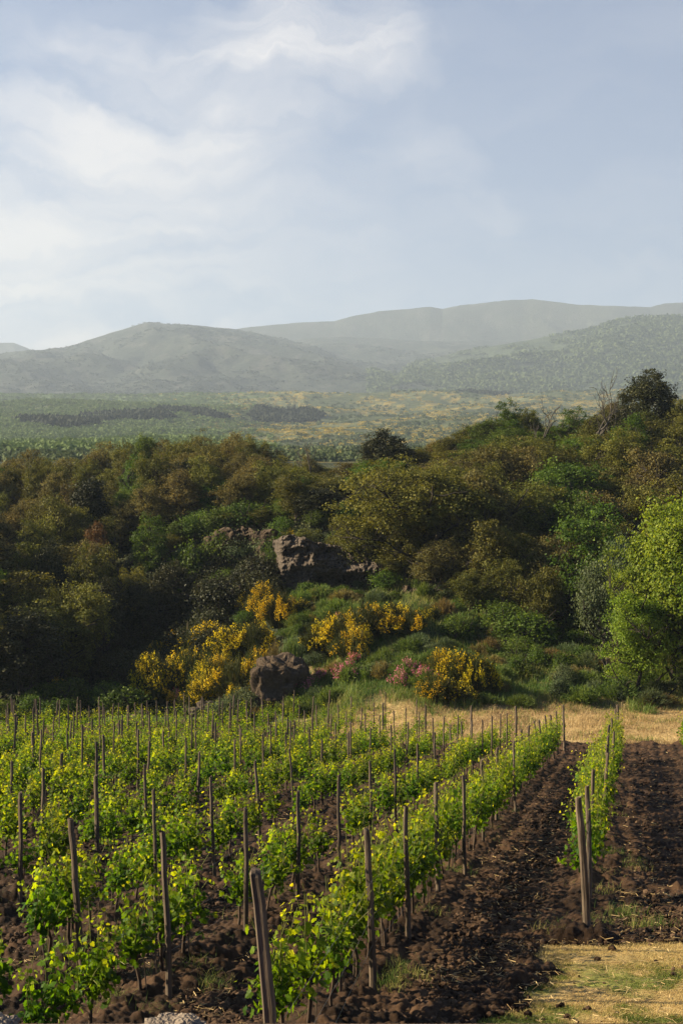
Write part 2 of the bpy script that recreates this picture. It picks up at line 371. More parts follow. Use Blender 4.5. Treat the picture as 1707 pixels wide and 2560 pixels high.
# ---- the land: one sheet from behind the camera to beyond the far ridges
av = np.concatenate([np.linspace(-.9, -.30, 60, endpoint=False), np.linspace(-.30, .30, 760), np.linspace(.30, .9, 61)[1:]])
yv = np.concatenate([np.arange(-20, 3, 1.0), np.arange(3, 12, .5), np.geomspace(12, 60, 120), np.arange(60.5, 150, .45), np.geomspace(150.5, 2600, 260), np.arange(2615, 5300, 12.0), np.arange(5320, 9000, 40.0)])
AA, YY = np.meshgrid(av, yv); XX = AA*(np.maximum(YY, 0)+45*np.exp(-np.maximum(YY, 0)/60.))
ZZ = height(XX, YY)
def land_albedo(x, y, z):
    n1 = fbm(x/1.3, y/1.3, 60, 4); n2 = fbm(x/6, y/6, 61, 3)
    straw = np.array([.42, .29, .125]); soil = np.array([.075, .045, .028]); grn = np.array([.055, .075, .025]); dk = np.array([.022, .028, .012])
    c = soil[None]*np.ones((x.size, 1))
    f = sst(y, 59, 64)[:, None]; c = lerp(c, lerp(straw*(0.7+.6*n1[:, None]), np.array([.15, .085, .04]), (sst(n2, .55, .68)*sst(n1, .4, .6))[:, None]*.8), f)
    a = x/np.maximum(y, 1)*F+CU
    f = (sst(y+3*(n2-.5), 70.5, 73.5))[:, None]; c = lerp(c, lerp(grn, straw*.6, (n1[:, None] > .58)*.7), f)
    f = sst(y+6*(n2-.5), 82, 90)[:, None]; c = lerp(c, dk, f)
    # plateau: scrub with flowering broom, paler pasture
    p1 = fbm(x/34, y/60, 70, 4); p2 = fbm(x/120, y/260, 71, 3); p3 = fbm(x/9, y/16, 73, 3)
    g1 = np.array([.065, .080, .032]); g2 = np.array([.12, .13, .055]); yl = np.array([.27, .20, .045]); dg = np.array([.038, .055, .024])
    pc = lerp(g1, g2, sst(p1, .42, .62)[:, None])*(.5+.5*sst(y, 600, 1000))[:, None]; pc = lerp(pc, dg, sst(p2, .56, .66)[:, None]*.4)
    ym = sst(p3, .55, .64)*sst(p1, .40, .55)*sst(a, 150, 600); pc = lerp(pc, yl, ym[:, None]*.85)
    wood = sst(y, 1300, 2300)*(1-sst(a, 420, 760)); pc = lerp(pc, np.array([.10, .15, .055]), wood[:, None]*.8)
    c = lerp(c, pc, sst(y, 150, 230)[:, None])
    # mountains: dark heath and lava with some meadow
    m1 = fbm(x/150, y/190, 80, 5); m2 = fbm(x/40, y/55, 81, 4)
    mc = lerp(np.array([.034, .044, .026]), np.array([.060, .068, .042]), sst(m1*.35+m2*.65, .38, .66)[:, None])
    mc = lerp(mc, np.array([.11, .10, .08]), (sst(m2, .64, .72)*.4)[:, None])
    rw = sst(a, 980, 1150)*(1-sst(y, 3900, 4100)); mc = lerp(mc, lerp(np.array([.055, .075, .034]), np.array([.075, .098, .044]), sst(m2, .4, .6)[:, None]), rw[:, None])
    med = sst(y, 4600, 4800)*sst(a, 1290, 1340)*(1-sst(a, 1480, 1620))*sst(fbm(x/300, y/300, 90, 2), .35, .5)*sst(z, 520, 620); mc = lerp(mc, np.array([.13, .14, .06]), med[:, None]*.4)
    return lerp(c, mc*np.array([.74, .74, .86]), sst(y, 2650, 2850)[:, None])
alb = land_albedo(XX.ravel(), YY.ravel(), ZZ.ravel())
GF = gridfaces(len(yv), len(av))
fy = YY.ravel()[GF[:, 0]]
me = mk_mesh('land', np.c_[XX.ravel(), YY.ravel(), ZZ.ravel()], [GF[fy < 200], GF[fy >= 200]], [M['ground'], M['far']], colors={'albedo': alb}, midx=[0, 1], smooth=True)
link('ground', me, kind='structure')
del me

# ------------------------------------------------------------------ vineyard soil sheet
ROWC = [2.05, -.85, -3.22, -5.40, -7.60, -9.66, -11.68, -13.55, -15.4, -17.2, -19.0, -20.8, -22.6, -24.4, -26.2, -28.0, -29.8, -31.6, -33.4]
def row_x(k, y):
    """k: 0 = the row at the right edge, 1 = right-hand row, ..."""
    x = ROWC[k]+.2066*y
    if k >= 4: x += max(0, 20-y)*.2
    return x
ys = np.geomspace(10.5, 80, 640); asx = np.linspace(-.36, .31, 820)
A2, Y2 = np.meshgrid(asx, ys); X2 = A2*Y2
def soil_edge_far(x): return np.where(x < 3, 80-sst(x, -8, 4)*17.5, 62.5)+(fbm(x/1.1, x*0, 99, 3)-.5)*2.6
def grass_mask(x, y):
    """1 where the mown grass of the near right corner lies"""
    w = (fbm(x/.9, y/.9, 33, 4)-.5)*1.6
    d1 = (x+w)-(1.55+(y-14.5)*.28); d2 = 19.0-(y+w*.8)
    return sst(np.minimum(d1, d2), -.25, .25)
gm = grass_mask(X2, Y2); em = sst(soil_edge_far(X2)-Y2, -.3, .8)
keep = em*(1-gm)
pert = (fbm(X2/.5, Y2/.5, 12, 3)-.5)*.1
cl1 = np.clip(1-worley(X2/.17+pert*3, Y2/.17, 4)*1.15, 0, 1); cl2 = np.clip(1-worley(X2/.085, Y2/.085+pert*5, 6)*1.1, 0, 1); cl3 = np.clip(1-worley(X2/.42, Y2/.42, 9)*1.2, 0, 1)
patch = sst(fbm(X2/1.6, Y2/1.6, 14, 3), .35, .65)
dz = cl1*.075+cl2*.04+cl3*.10*patch+(fbm(X2/.9, Y2/.9, 16, 3)-.5)*.12
rowd = np.full(X2.shape, 9.0)
for k in range(len(ROWC)):
    rx = ROWC[k]+.2066*Y2+(np.maximum(0, 20-Y2)*.2 if k >= 4 else 0)
    rowd = np.minimum(rowd, np.abs(X2-rx))
dz = dz+.018*np.sin((X2-.2066*Y2)*2*PI/.42+vnoise(X2*.7, Y2*.3, 8)*4)*(.4+.8*vnoise(X2*.8, Y2*.4, 9))
dz = dz+.10*np.exp(-(rowd/.35)**2)-.05*np.exp(-((rowd-1.1)/.35)**2)*(.6+.4*vnoise(X2, Y2/2, 3))
Z2 = height(X2, Y2)+.006+dz*keep-(1-keep)*.12
n3 = fbm(X2/.7, Y2/.7, 44, 4); n4 = fbm(X2/3, Y2/5, 45, 3); n5 = fbm(X2/.12, Y2/.12, 46, 2)
sc = lerp(np.array([.021, .0112, .0055]), np.array([.060, .033, .0170]), sst(n3, .35, .65).ravel()[:, None])
sc = sc*(0.8+.45*n4.ravel()[:, None])*(0.75+.5*n5.ravel()[:, None])*(1+.35*sst(Y2, 35, 60).ravel()[:, None])
me = mk_mesh('plowed_soil', np.c_[X2.ravel(), Y2.ravel(), Z2.ravel()], [gridfaces(len(ys), len(asx))], attr_mat('plowed_soil', 22.0, .4, .95, .6, .02), colors={'albedo': sc}, smooth=True)
link('plowed_soil', me, kind='structure')
# mown grass sheet (near right corner)
gx, gy = np.meshgrid(np.linspace(.6, 8.0, 260), np.linspace(10.5, 20.5, 320))
gmk = grass_mask(gx, gy)
gz = height(gx, gy)+.03+(fbm(gx/.5, gy/.5, 17, 3)-.5)*.06-(1-gmk)*.2
gn = sst(fbm(gx/.45, gy/.45, 18, 4)*.6+fbm(gx/1.8, gy/1.2, 19, 2)*.4, .38, .60)
gc = lerp(np.array([.38, .26, .105]), np.array([.21, .21, .05]), (gn*(1-sst(gy, 16.6, 18.2)*.8)).ravel()[:, None])*(.75+.5*fbm(gx/.1, gy/.1, 20, 2).ravel()[:, None])
me = mk_mesh('mown_grass_ground', np.c_[gx.ravel(), gy.ravel(), gz.ravel()], [gridfaces(*gx.shape)], attr_mat('turf', 30.0, .4, .95, .4, .02), colors={'albedo': gc}, smooth=True)
link('mown_grass_ground', me, kind='structure')
def soil_h(x, y):
    return height(x, y)+.03

def sample_fan(n, y0, y1, a0, a1, rng, p=1.0):
    """points spread over the ground so that nearer ground gets more"""
    y = 1/np.power(rng.uniform(y1**-p, y0**-p, n), 1/p); a = rng.uniform(a0, a1, n)
    return a*y, y
# ---- clods
def lump_template(rng, sub=1):
    import bmesh
    bm = bmesh.new(); bmesh.ops.create_icosphere(bm, subdivisions=sub, radius=1.0)
    V = np.array([v.co[:] for v in bm.verts]); Fc = np.array([[v.index for v in f.verts] for f in bm.faces]); bm.free()
    V = V*(1+rng.uniform(-.32, .25, (len(V), 1)))*np.array([1, .8, .7]); return V, Fc
def scatter(templates, X, Y, Z, size, rng, squash=1.0):
    Vs = []; Fs = []; ids = []; off = 0
    which = rng.integers(0, len(templates), len(X))
    for t, (TV, TF) in enumerate(templates):
        s = np.where(which == t)[0]
        if not len(s): continue
        an = rng.uniform(0, 2*PI, len(s)); ca, sa = np.cos(an), np.sin(an)
        v = TV[None]*np.ones((len(s), 1, 1))
        vx = v[..., 0]*ca[:, None]-v[..., 1]*sa[:, None]; vy = v[..., 0]*sa[:, None]+v[..., 1]*ca[:, None]
        sz = size[s][:, None]
        v = np.stack([vx*sz+X[s][:, None], vy*sz+Y[s][:, None], v[..., 2]*sz*squash+Z[s][:, None]], -1)
        Vs.append(v.reshape(-1, 3)); Fs.append((TF[None]+(np.arange(len(s))*len(TV))[:, None, None]+off).reshape(-1, TF.shape[1])); ids.append(np.repeat(s, len(TV))); off += len(s)*len(TV)
    return np.concatenate(Vs), np.concatenate(Fs), np.concatenate(ids)
rg = np.random.default_rng(3)
tl = [lump_template(rg) for _ in range(8)]
X, Y = sample_fan(75000, 12, 62, -.27, .27, rg, 1.6)
ok = (grass_mask(X, Y) < .5) & (Y < soil_edge_far(X)-.3) | (rg.random(len(X)) < .004); X, Y = X[ok], Y[ok]
sz = rg.gamma(1.8, .0085, len(X))*(1+Y/60)+.006; sz = np.minimum(sz, .075)
V, Fc, ids = scatter(tl, X, Y, soil_h(X, Y)+.02+sz*.2, sz, rg)
tc = rg.random(len(X))[ids]
me = mk_mesh('soil_clods', V, [Fc], flat_tint_mat('clod', [(0, (.026, .014, .007)), (.7, (.060, .034, .018)), (1, (.11, .068, .040))], .95), attrs={'tint': tc}, smooth=False)
link('soil_clods', me, kind='stuff', label='loose brown clods lying on the ploughed soil')
# ---- straw litter
X, Y = sample_fan(19000, 12, 60, -.27, .27, rg, 1.6)
dens = fbm(X/.8, Y/.8, 55, 3)
near_edge = np.exp(-np.abs(grass_mask(X, Y)-.5)*3)
ok = (dens+near_edge*.35+.25*(X > 2) > .62) & (rg.random(len(X)) < .9); X, Y = X[ok], Y[ok]
n = len(X); L = rg.uniform(.03, .11, n)*(1+Y/80); an = rg.uniform(0, PI, n); dv = np.c_[np.cos(an), np.sin(an), rg.normal(0, .15, n)]
pc = np.c_[X, Y, soil_h(X, Y)+.055+rg.uniform(0, .04, n)]; wv = np.c_[-np.sin(an), np.cos(an), rg.normal(0, .6, n)]*(.0016+Y[:, None]*.00008)
V = np.stack([pc-dv*L[:, None]/2-wv, pc-dv*L[:, None]/2+wv, pc+dv*L[:, None]/2+wv, pc+dv*L[:, None]/2-wv], 1).reshape(-1, 3)
me = mk_mesh('dry_straw', V, [np.arange(n*4).reshape(-1, 4)], M['straw'], attrs={'tint': np.repeat(rg.random(n)**1.3, 4)})
link('dry_straw', me, kind='stuff', label='dry straw stalks scattered over the brown soil')
# ---- mown grass blades
X = rg.uniform(.8, 6.0, 170000); Y = rg.uniform(13.5, 20.0, 170000)
ok = (rg.random(len(X)) < grass_mask(X, Y)*.97+.012) & (np.abs(X/Y) < .27); X, Y = X[ok], Y[ok]
g = sst(fbm(X/.45, Y/.45, 18, 4)*.6+fbm(X/1.8, Y/1.2, 19, 2)*.4, .38, .60)*(1-sst(Y, 16.6, 18.2)*.8)
V, Fc = blades(np.c_[X, Y, height(X, Y)+.02], rg.uniform(.02, .06, len(X)), .006, rg.uniform(.2, 1.5, len(X)), rg)
me = mk_mesh('mown_grass', V, Fc, M['grass'], attrs={'tint': np.repeat(np.clip(1-g+rg.normal(0, .2, len(X)), 0, 1), 5)})
link('mown_grass', me, kind='stuff', label='short mown grass turning to straw in the near corner')
# ---- straw bank beyond the rows, wild grass above it
X, Y = sample_fan(70000, 61.5, 74, -.27, .27, rg, 1); ok = Y > soil_edge_far(X)-1; X, Y = X[ok], Y[ok]
V, Fc = blades(np.c_[X, Y, height(X, Y)-.02], rg.uniform(.05, .30, len(X))*(.4+vnoise(X/1.2, Y/1.2, 77)*1.2), .018, rg.uniform(.3, 1.6, len(X)), rg)
me = mk_mesh('dry_bank_grass', V, Fc, M['straw'], attrs={'tint': np.repeat(np.clip(fbm(X/2, Y/2, 31, 3)*1.3-.1+rg.normal(0, .2, len(X)), 0, 1), 5)})
link('dry_bank_grass', me, kind='stuff', label='cut dry grass on the bank beyond the vines')
X, Y = sample_fan(60000, 70, 96, -.02, .27, rg, 1)
ok = (fbm(X/1.5, Y/1.5, 34, 3)+sst(Y, 71, 74)*.35 > .6); X, Y = X[ok], Y[ok]
V, Fc = blades(np.c_[X, Y, height(X, Y)-.05], rg.uniform(.25, .75, len(X)), .03, rg.uniform(.1, .8, len(X)), rg)
me = mk_mesh('wild_grass', V, Fc, M['wild'], attrs={'tint': np.repeat(np.clip(fbm(X/2.5, Y/2.5, 35, 3)*1.4-.25+rg.normal(0, .2, len(X)), 0, 1), 5)})
link('wild_grass', me, kind='stuff', label='tall green wild grass on the mound and bank')
# ---- green tufts on the straw bank
X, Y = sample_fan(30000, 62.5, 74, -.27, .27, rg, 1)
ok = (fbm(X/1.1, Y/.8, 134, 3)+sst(Y, 66, 74)*.22 > .62); X, Y = X[ok], Y[ok]
V, Fc = blades(np.c_[X, Y, height(X, Y)-.02], rg.uniform(.08, .38, len(X)), .02, rg.uniform(.2, 1.0, len(X)), rg)
me = mk_mesh('bank_tufts', V, Fc, M['wild'], attrs={'tint': np.repeat(np.clip(rg.normal(.6, .3, len(X)), 0, 1), 5)})
link('bank_tufts', me, kind='stuff', label='green tufts growing through the dry bank grass')
# ---- weeds at the vines' feet
cx = []; cy_ = []
for k in range(1, 9):
    for _ in range(26):
        yy_ = rg.uniform(14, 45); cx.append(row_x(k, yy_)+rg.normal(0, .15)); cy_.append(yy_)
for u, v in [(470, 2440), (420, 2450), (520, 2480), (1000, 2440), (1010, 2470), (1480, 2330), (1400, 2350), (1500, 2200), (1530, 2150), (1570, 2300), (1600, 2180), (1650, 2330), (700, 2260), (760, 2180), (960, 2480), (340, 2540)]:
    d = 3.8/((v-CV)/F-.105)
    for _ in range(3): cx.append((u-CU)/F*d+rg.normal(0, .12)); cy_.append(d+rg.normal(0, .2))
cx = np.array(cx); cy_ = np.array(cy_); nb = 70
X = np.repeat(cx, nb)+rg.normal(0, .12, len(cx)*nb); Y = np.repeat(cy_, nb)+rg.normal(0, .12, len(cx)*nb)
V, Fc = blades(np.c_[X, Y, height(X, Y)+.03], rg.uniform(.05, .30, len(X)), .006, rg.uniform(.2, 1.0, len(X)), rg)
me = mk_mesh('weeds', V, Fc, M['wild'], attrs={'tint': np.repeat(np.clip(np.repeat(rg.random(len(cx)), nb)+rg.normal(0, .2, len(X)), 0, 1), 5)})
link('weeds', me, kind='stuff', label='tufts of weeds growing at the feet of the vines')

# ------------------------------------------------------------------ words for labels
ORD = ['first', 'second', 'third', 'fourth', 'fifth', 'sixth', 'seventh', 'eighth', 'ninth', 'tenth', 'eleventh', 'twelfth', 'thirteenth', 'fourteenth', 'fifteenth', 'sixteenth', 'seventeenth', 'eighteenth', 'nineteenth']
TENS = {20: ('twentieth', 'twenty'), 30: ('thirtieth', 'thirty'), 40: ('fortieth', 'forty'), 50: ('fiftieth', 'fifty'), 60: ('sixtieth', 'sixty'), 70: ('seventieth', 'seventy'), 80: ('eightieth', 'eighty'), 90: ('ninetieth', 'ninety')}
def ordw(n):
    if n < 20: return ORD[n-1]
    t = n//10*10
    return TENS[t][0] if n == t else TENS[t][1]+'-'+ORD[n-t-1]
def rowname(k):
    return 'row at the right edge' if k == 0 else 'right-hand row' if k == 1 else ordw(k)+' row from the right'

# ------------------------------------------------------------------ vines
def vine_parts(seed, n, hi, spread, dense):
    r = np.random.default_rng(seed)
    # trunk: gnarled, rising to the head, two arms along the row (local y)
    pts = [(0, 0, -.12)]; x = y = 0
    for z in (.0, .12, .25, .38, .5, .6): x += r.normal(0, .018); y += r.normal(0, .02); pts.append((x, y, z))
    head = np.array(pts[-1]); paths = [(pts, [.030, .028, .022, .020, .019, .021, .026])]
    for s in (-1, 1):
        paths.append(([head, head+[r.normal(0, .03), s*.16, .05], head+[r.normal(0, .03), s*.34, .06]], [.016, .012, .007]))
    trunk = tubes(paths, 6)
    # a thin cane stake
    stake = tubes([([(.03, .04, -.1), (.035, .04, .5), (.04, .045, .95)], [.008, .007, .006])], 5)
    sh = []; LC = []; LN = []; LS = []; LT = []
    ns = n
    for i in range(ns):
        b = head+np.array([r.normal(0, .03), r.uniform(-spread, spread), r.uniform(-.04, .08)])
        top = b+np.array([r.normal(0, .14), r.normal(0, .13), r.uniform(.35, .72)*hi])
        if r.random() < .25: top = b+np.array([r.choice([-1, 1])*r.uniform(.15, .34), r.normal(0, .2), r.uniform(-.05, .30)*hi])
        mid = (b+top)/2+r.normal(0, .05, 3)
        sh.append(([b, mid, top], [.005, .004, .0025]))
        m = int(dense*r.uniform(.7, 1.25))
        t = np.sort(r.uniform(.02, 1, m))
        p = ((1-t)**2)[:, None]*b+(2*t*(1-t))[:, None]*mid+(t**2)[:, None]*top
        out = np.c_[r.normal(0, 1, m), r.normal(0, 1, m)*.8, r.normal(0, .35, m)]
        out /= np.linalg.norm(out, axis=1)[:, None]
        p = p+out*r.uniform(.03, .13, m)[:, None]
        LC.append(p); LN.append(out*.75+np.c_[np.zeros(m), np.zeros(m), r.uniform(.0, 1.1, m)]+r.normal(0, .25, (m, 3)))
        LS.append(np.where(t > .8, r.uniform(.025, .048, m), r.uniform(.05, .10, m)*(1-.3*t)))
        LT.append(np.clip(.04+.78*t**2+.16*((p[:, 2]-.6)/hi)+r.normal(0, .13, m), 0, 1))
    # hanging low leaves around the head
    m = int(dense*4); p = head+np.c_[r.normal(0, .10, m), r.uniform(-spread, spread, m), r.normal(.02, .10, m)]
    LC.append(p); LN.append(np.c_[r.normal(0, 1, m), r.normal(0, .6, m), r.uniform(-.1, .7, m)]); LS.append(r.uniform(.055, .09, m)); LT.append(np.clip(r.normal(.25, .12, m), 0, 1))
    C = np.concatenate(LC); N = np.concatenate(LN); Sz = np.concatenate(LS); T = np.concatenate(LT)
    down = np.tile([0, 0, 1.0], (len(C), 1))+r.normal(0, .45, (len(C), 3))
    return trunk, stake, tubes(sh, 4), (C, N, Sz, T, down), r
def vine_leaves(dat, r, shape):
    C, N, Sz, T, down = dat
    N = N/np.linalg.norm(N, axis=1)[:, None]
    tang = np.cross(down, N)      # makes the leaf hang tip down
    V, fc, k = leaf_cloud(C, Sz, N, r, shape, spin=None)
    return V, fc, np.repeat(T, k)
VUSED = set(); VPROTO = {}
def vine_proto(i, kind):
    key = (i, kind)
    if key in VPROTO: return VPROTO[key]
    n, hi, sp, de = {'tall': (24, 1.35, .52, 18), 'bushy': (17, 1.05, .36, 17), 'thin': (9, 1.0, .20, 15)}[kind]
    trunk, stake, sh, dat, r = vine_parts(100+i*7+len(kind), n, hi, sp, de)
    V, fc, T = vine_leaves(dat, r, 'vine')
    root = link('grapevine', None); root.empty_display_size = .2
    link('trunk', mk_mesh('vine_trunk', trunk[0], [trunk[1]], M['vine_bark'], smooth=True), root)
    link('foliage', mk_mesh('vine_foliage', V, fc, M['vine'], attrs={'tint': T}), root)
    link('shoots', mk_mesh('vine_shoots', sh[0], [sh[1]], M['shoot'], attrs={'tint': np.full(len(sh[0]), .5)}), root)
    link('cane', mk_mesh('vine_cane', stake[0], [stake[1]], M['post']), root)
    VPROTO[key] = root
    return root
rv = random.Random(5)
vines = []
for k in range(len(ROWC)):
    y = 12.4+rv.random() if k in (2, 3, 4) else 21.5 if k == 1 else 43 if k == 0 else 17.5
    yend = 61.5 if k <= 3 else 61.5+min(k-3, 8)*1.9
    ordn = 0
    while y < yend:
        x = row_x(k, y); u = CU+F*x/y
        gap = rv.random() < (.03 if k < 3 else .10)
        zt = -(height(np.array([x]), np.array([y]))[0]+1.6)
        if -90 < u < 1800 and not gap:
            ordn += 1; vines.append([k, y, x+rv.gauss(0, .05), u, ordn])
        y += rv.uniform(.78, 1.0)*(1.0 if k < 3 else 1.08)
vines.sort(key=lambda w: w[1]*(1.0 if -20 < w[3] < 1740 else 1.3))
NEAR = vines[:300]; FAR = vines[300:]
look = {'tall': 'tall leafy grapevine', 'bushy': 'low bushy grapevine', 'thin': 'thin sparse grapevine'}
cnt = {}
for k, y, x, u, _n in sorted(NEAR, key=lambda w: (w[0], w[1])):
    cnt[k] = cnt.get(k, 0)+1
    kind = 'tall' if k <= 1 or (k == 2 and y > 16) else rv.choice(['bushy', 'bushy', 'thin']) if y < 34 else 'bushy'
    pr = vine_proto(rv.randrange(5), kind)
    s = rv.uniform(.88, 1.12); hz = {0: 1.1, 1: 1.12, 2: 1.05}.get(k, .98)
    o = put(pr, VUSED, (x, y, H1(x, y)+.05), -.204+rv.choice([0, PI])+rv.gauss(0, .1), (s, s, s*hz), (rv.gauss(0, .05), rv.gauss(0, .05)))
    o['label'] = f"{look[kind]}, {ordw(cnt[k])} along the {rowname(k)}"; o['category'] = 'grapevine'; o['group'] = 'grapevines trained in rows'
# far vines as one mass
tmpl = []
for i in range(8):
    trunk, stake, sh, dat, r = vine_parts(300+i, 12, 1.15, .55, 8)
    C, N, Sz, T, dn = dat
    V, fc, kk = leaf_cloud(C, Sz*1.15, N, r, 'kite')
    tmpl.append((V, fc[0], np.repeat(T, kk), trunk))
Vs = []; Fs = []; Ts = []; off = 0; Vt = []; Ft = []; ofb = 0
for k, y, x, u, _n in FAR:
    V, f, T, tr = tmpl[rv.randrange(8)]; a = -.204+rv.choice([0, PI]); s = rv.uniform(.85, 1.15)
    ca, sa = math.cos(a), math.sin(a); zz = H1(x, y)+.03
    hz = 1.1 if k <= 2 else 1.0
    q = np.c_[(V[:, 0]*ca-V[:, 1]*sa)*s+x, (V[:, 0]*sa+V[:, 1]*ca)*s+y, V[:, 2]*s*hz+zz]
    Vs.append(q); Fs.append(f+off); Ts.append(T); off += len(V)
    q = np.c_[(tr[0][:, 0]*ca-tr[0][:, 1]*sa)+x, (tr[0][:, 0]*sa+tr[0][:, 1]*ca)+y, tr[0][:, 2]+zz]
    Vt.append(q); Ft.append(tr[1]+ofb); ofb += len(q)
nl = sum(len(v) for v in Vs)
me = mk_mesh('far_vines', np.concatenate(Vs+Vt), [np.concatenate(Fs), np.concatenate(Ft)+nl], [M['vine'], M['vine_bark']], attrs={'tint': np.concatenate(Ts+[np.zeros(ofb)])}, midx=[0, 1])
link('distant_grapevines', me, kind='stuff', label='green grapevines massed in the far part of the rows')

# ------------------------------------------------------------------ posts
def post_mesh(i, thick=1.0):
    r = np.random.default_rng(500+i); sides = 10; hs = np.array([-.35, 0, .2, .5, .8, 1.1, 1.4, 1.65, 1.80, 1.815])
    bx = np.cumsum(r.normal(0, .010, len(hs))); by = np.cumsum(r.normal(0, .010, len(hs))); bx -= bx[1]; by -= by[1]
    an = np.arange(sides)*2*PI/sides; prof = 1+r.normal(0, .07, sides)
    V = []
    for j, h in enumerate(hs):
        rr = lerp(1.08, .9, max(0, h)/1.8)*thick*(1+r.normal(0, .03))
        if j == len(hs)-1: rr *= .86
        dh = r.normal(0, .004, sides) if j >= len(hs)-2 else 0
        V.append(np.c_[bx[j]+np.cos(an)*prof*rr, by[j]+np.sin(an)*prof*rr, np.full(sides, h)+dh+(np.cos(an-1)*.012 if j >= len(hs)-2 else 0)])
    V = np.concatenate(V); n = len(hs)
    i0 = np.arange(n-1)[:, None]*sides; j = np.arange(sides)[None]; q = np.stack([i0+j, i0+(j+1) % sides, i0+sides+(j+1) % sides, i0+sides+j], -1).reshape(-1, 4)
    V = np.concatenate([V, [[bx[-1], by[-1], hs[-1]+.004]]]); c = len(V)-1; b = (n-1)*sides
    t = np.array([[b+m, b+(m+1) % sides, c] for m in range(sides)])
    return mk_mesh('vineyard_post', V, [q, t], M['post'], smooth=False)
PM = {}
def post(x, y, h, dia, lean, label, top=None):
    r_ = dia*.46; key = (rv.randrange(7), round(r_, 3))
    if key not in PM: PM[key] = post_mesh(key[0], r_)
    o = link('vineyard_post', PM[key], None, (x, y, H1(x, y)+.02), label, 'post', 'wooden posts of the vineyard rows')
    o.scale = (1, 1, h/1.8); o.rotation_mode = 'ZYX'; o.rotation_euler = (lean[0], lean[1], rv.uniform(0, 6.28))
    return o
# (row index, u of the top, v of the top, diameter, lean to the right in radians, height)
HAND = [(1, 1447, 1996, .112, -.06, 1.92), (1, 1463, 1968, .085, -.03, 1.85), (1, 1485, 1927, .075, .01, 1.85), (1, 1508, 1883, .075, .03, 1.85), (1, 1519, 1842, .08, .02, 1.85), (1, 1515, 1862, .08, .0, 1.8), (1, 1522, 1813, .08, .03, 1.85), (1, 1528, 1797, .08, .03, 1.85), (1, 1536, 1770, .08, .0, 1.9), (1, 1544, 1763, .10, .0, 2.0), (1, 1526, 1830, .08, 0, 1.8),
 (2, 638, 2173, .098, -.085, 2.35), (2, 917, 2076, .090, -.035, 1.88), (2, 1017, 2019, .075, -.01, 1.85), (2, 1093, 1959, .075, -.01, 1.85), (2, 1156, 1942, .07, -.02, 1.8), (2, 1205, 1899, .07, -.02, 1.8), (2, 1240, 1871, .07, 0, 1.8), (2, 1285, 1855, .07, -.01, 1.8), (2, 1306, 1826, .08, .03, 1.8), (2, 1322, 1815, .08, .05, 1.8), (2, 1340, 1803, .08, -.03, 1.8), (2, 1352, 1801, .08, -.03, 1.8), (2, 1362, 1790, .08, -.04, 1.8), (2, 1378, 1787, .08, -.05, 1.8), (2, 1390, 1779, .08, -.04, 1.8), (2, 1408, 1763, .10, -.01, 2.0),
 (3, 406, 2082, .075, -.04, 1.9), (3, 614, 2023, .070, -.01, 1.8), (3, 746, 1980, .065, 0, 1.8), (3, 848, 1939, .06, 0, 1.8), (3, 925, 1906, .065, -.01, 1.8), (3, 987, 1876, .06, -.01, 1.8), (3, 1041, 1861, .06, 0, 1.8), (3, 1085, 1831, .065, -.02, 1.8), (3, 1126, 1813, .065, 0, 1.8), (3, 1156, 1806, .065, -.02, 1.8), (3, 1181, 1803, .06, 0, 1.8), (3, 1204, 1799, .06, 0, 1.8), (3, 1229, 1791, .07, 0, 1.8), (3, 1250, 1786, .06, 0, 1.8), (3, 1266, 1784, .06, -.02, 1.8), (3, 1288, 1766, .10, 0, 2.0),
 (4, 169, 2048, .075, -.10, 1.9), (4, 381, 1979, .065, -.03, 1.8), (4, 526, 1943, .065, -.05, 1.8), (4, 642, 1905, .065, -.04, 1.8), (4, 732, 1873, .06, -.02, 1.8), (4, 803, 1847, .065, -.02, 1.8), (4, 870, 1834, .065, -.01, 1.8), (4, 926, 1820, .065, -.01, 1.8), (4, 976, 1813, .06, 0, 1.8), (4, 1017, 1806, .06, 0, 1.8), (4, 1048, 1781, .06, 0, 1.8), (4, 1175, 1764, .10, 0, 2.0), (4, 1085, 1795, .06, 0, 1.8), (4, 1110, 1792, .06, 0, 1.8), (4, 1145, 1788, .06, 0, 1.8),
 (5, 53, 1983, .07, .01, 1.8), (5, 248, 1942, .085, .02, 1.8), (5, 362, 1914, .065, -.02, 1.8), (5, 498, 1880, .065, .02, 1.8), (5, 588, 1848, .065, -.02, 1.8), (5, 658, 1836, .06, 0, 1.8), (5, 716, 1831, .06, 0, 1.8), (5, 776, 1819, .06, 0, 1.8), (5, 839, 1808, .06, 0, 1.8), (5, 878, 1805, .06, 0, 1.8), (5, 1062, 1762, .09, 0, 2.0),
 (6, 106, 1920, .065, 0, 1.8), (6, 243, 1855, .07, -.01, 2.1), (6, 370, 1854, .065, .02, 1.8), (6, 463, 1846, .06, 0, 1.8), (6, 603, 1822, .06, 0, 1.8), (6, 675, 1810, .06, 0, 1.8), (6, 726, 1805, .06, 0, 1.8), (6, 958, 1760, .09, 0, 2.0)]
posts = []
for k, u, v, dia, ln, hgt in HAND:
    # depth where a post of this height standing on the slope shows its top at v
    d = (3.8-hgt-.02)/((v-CV)/F-.105)
    xt = (u-CU)/F*d; posts.append((k, d, xt-math.sin(ln)*hgt, hgt, dia, ln))
for k in range(7, len(ROWC)):
    y = 21+rv.uniform(0, 4) if k < 12 else 30
    yend = 61.5+min(k-3, 8)*1.9
    while y < yend:
        x = row_x(k, y); u = CU+F*x/y
        if -15 < u < 1720: posts.append((k, y, x+rv.gauss(0, .06), rv.choice([1.75, 1.8, 1.9, 2.0, 1.6]), rv.choice([.06, .065, .07, .08]), rv.gauss(0, .03)))
        y += rv.uniform(2.1, 3.0)
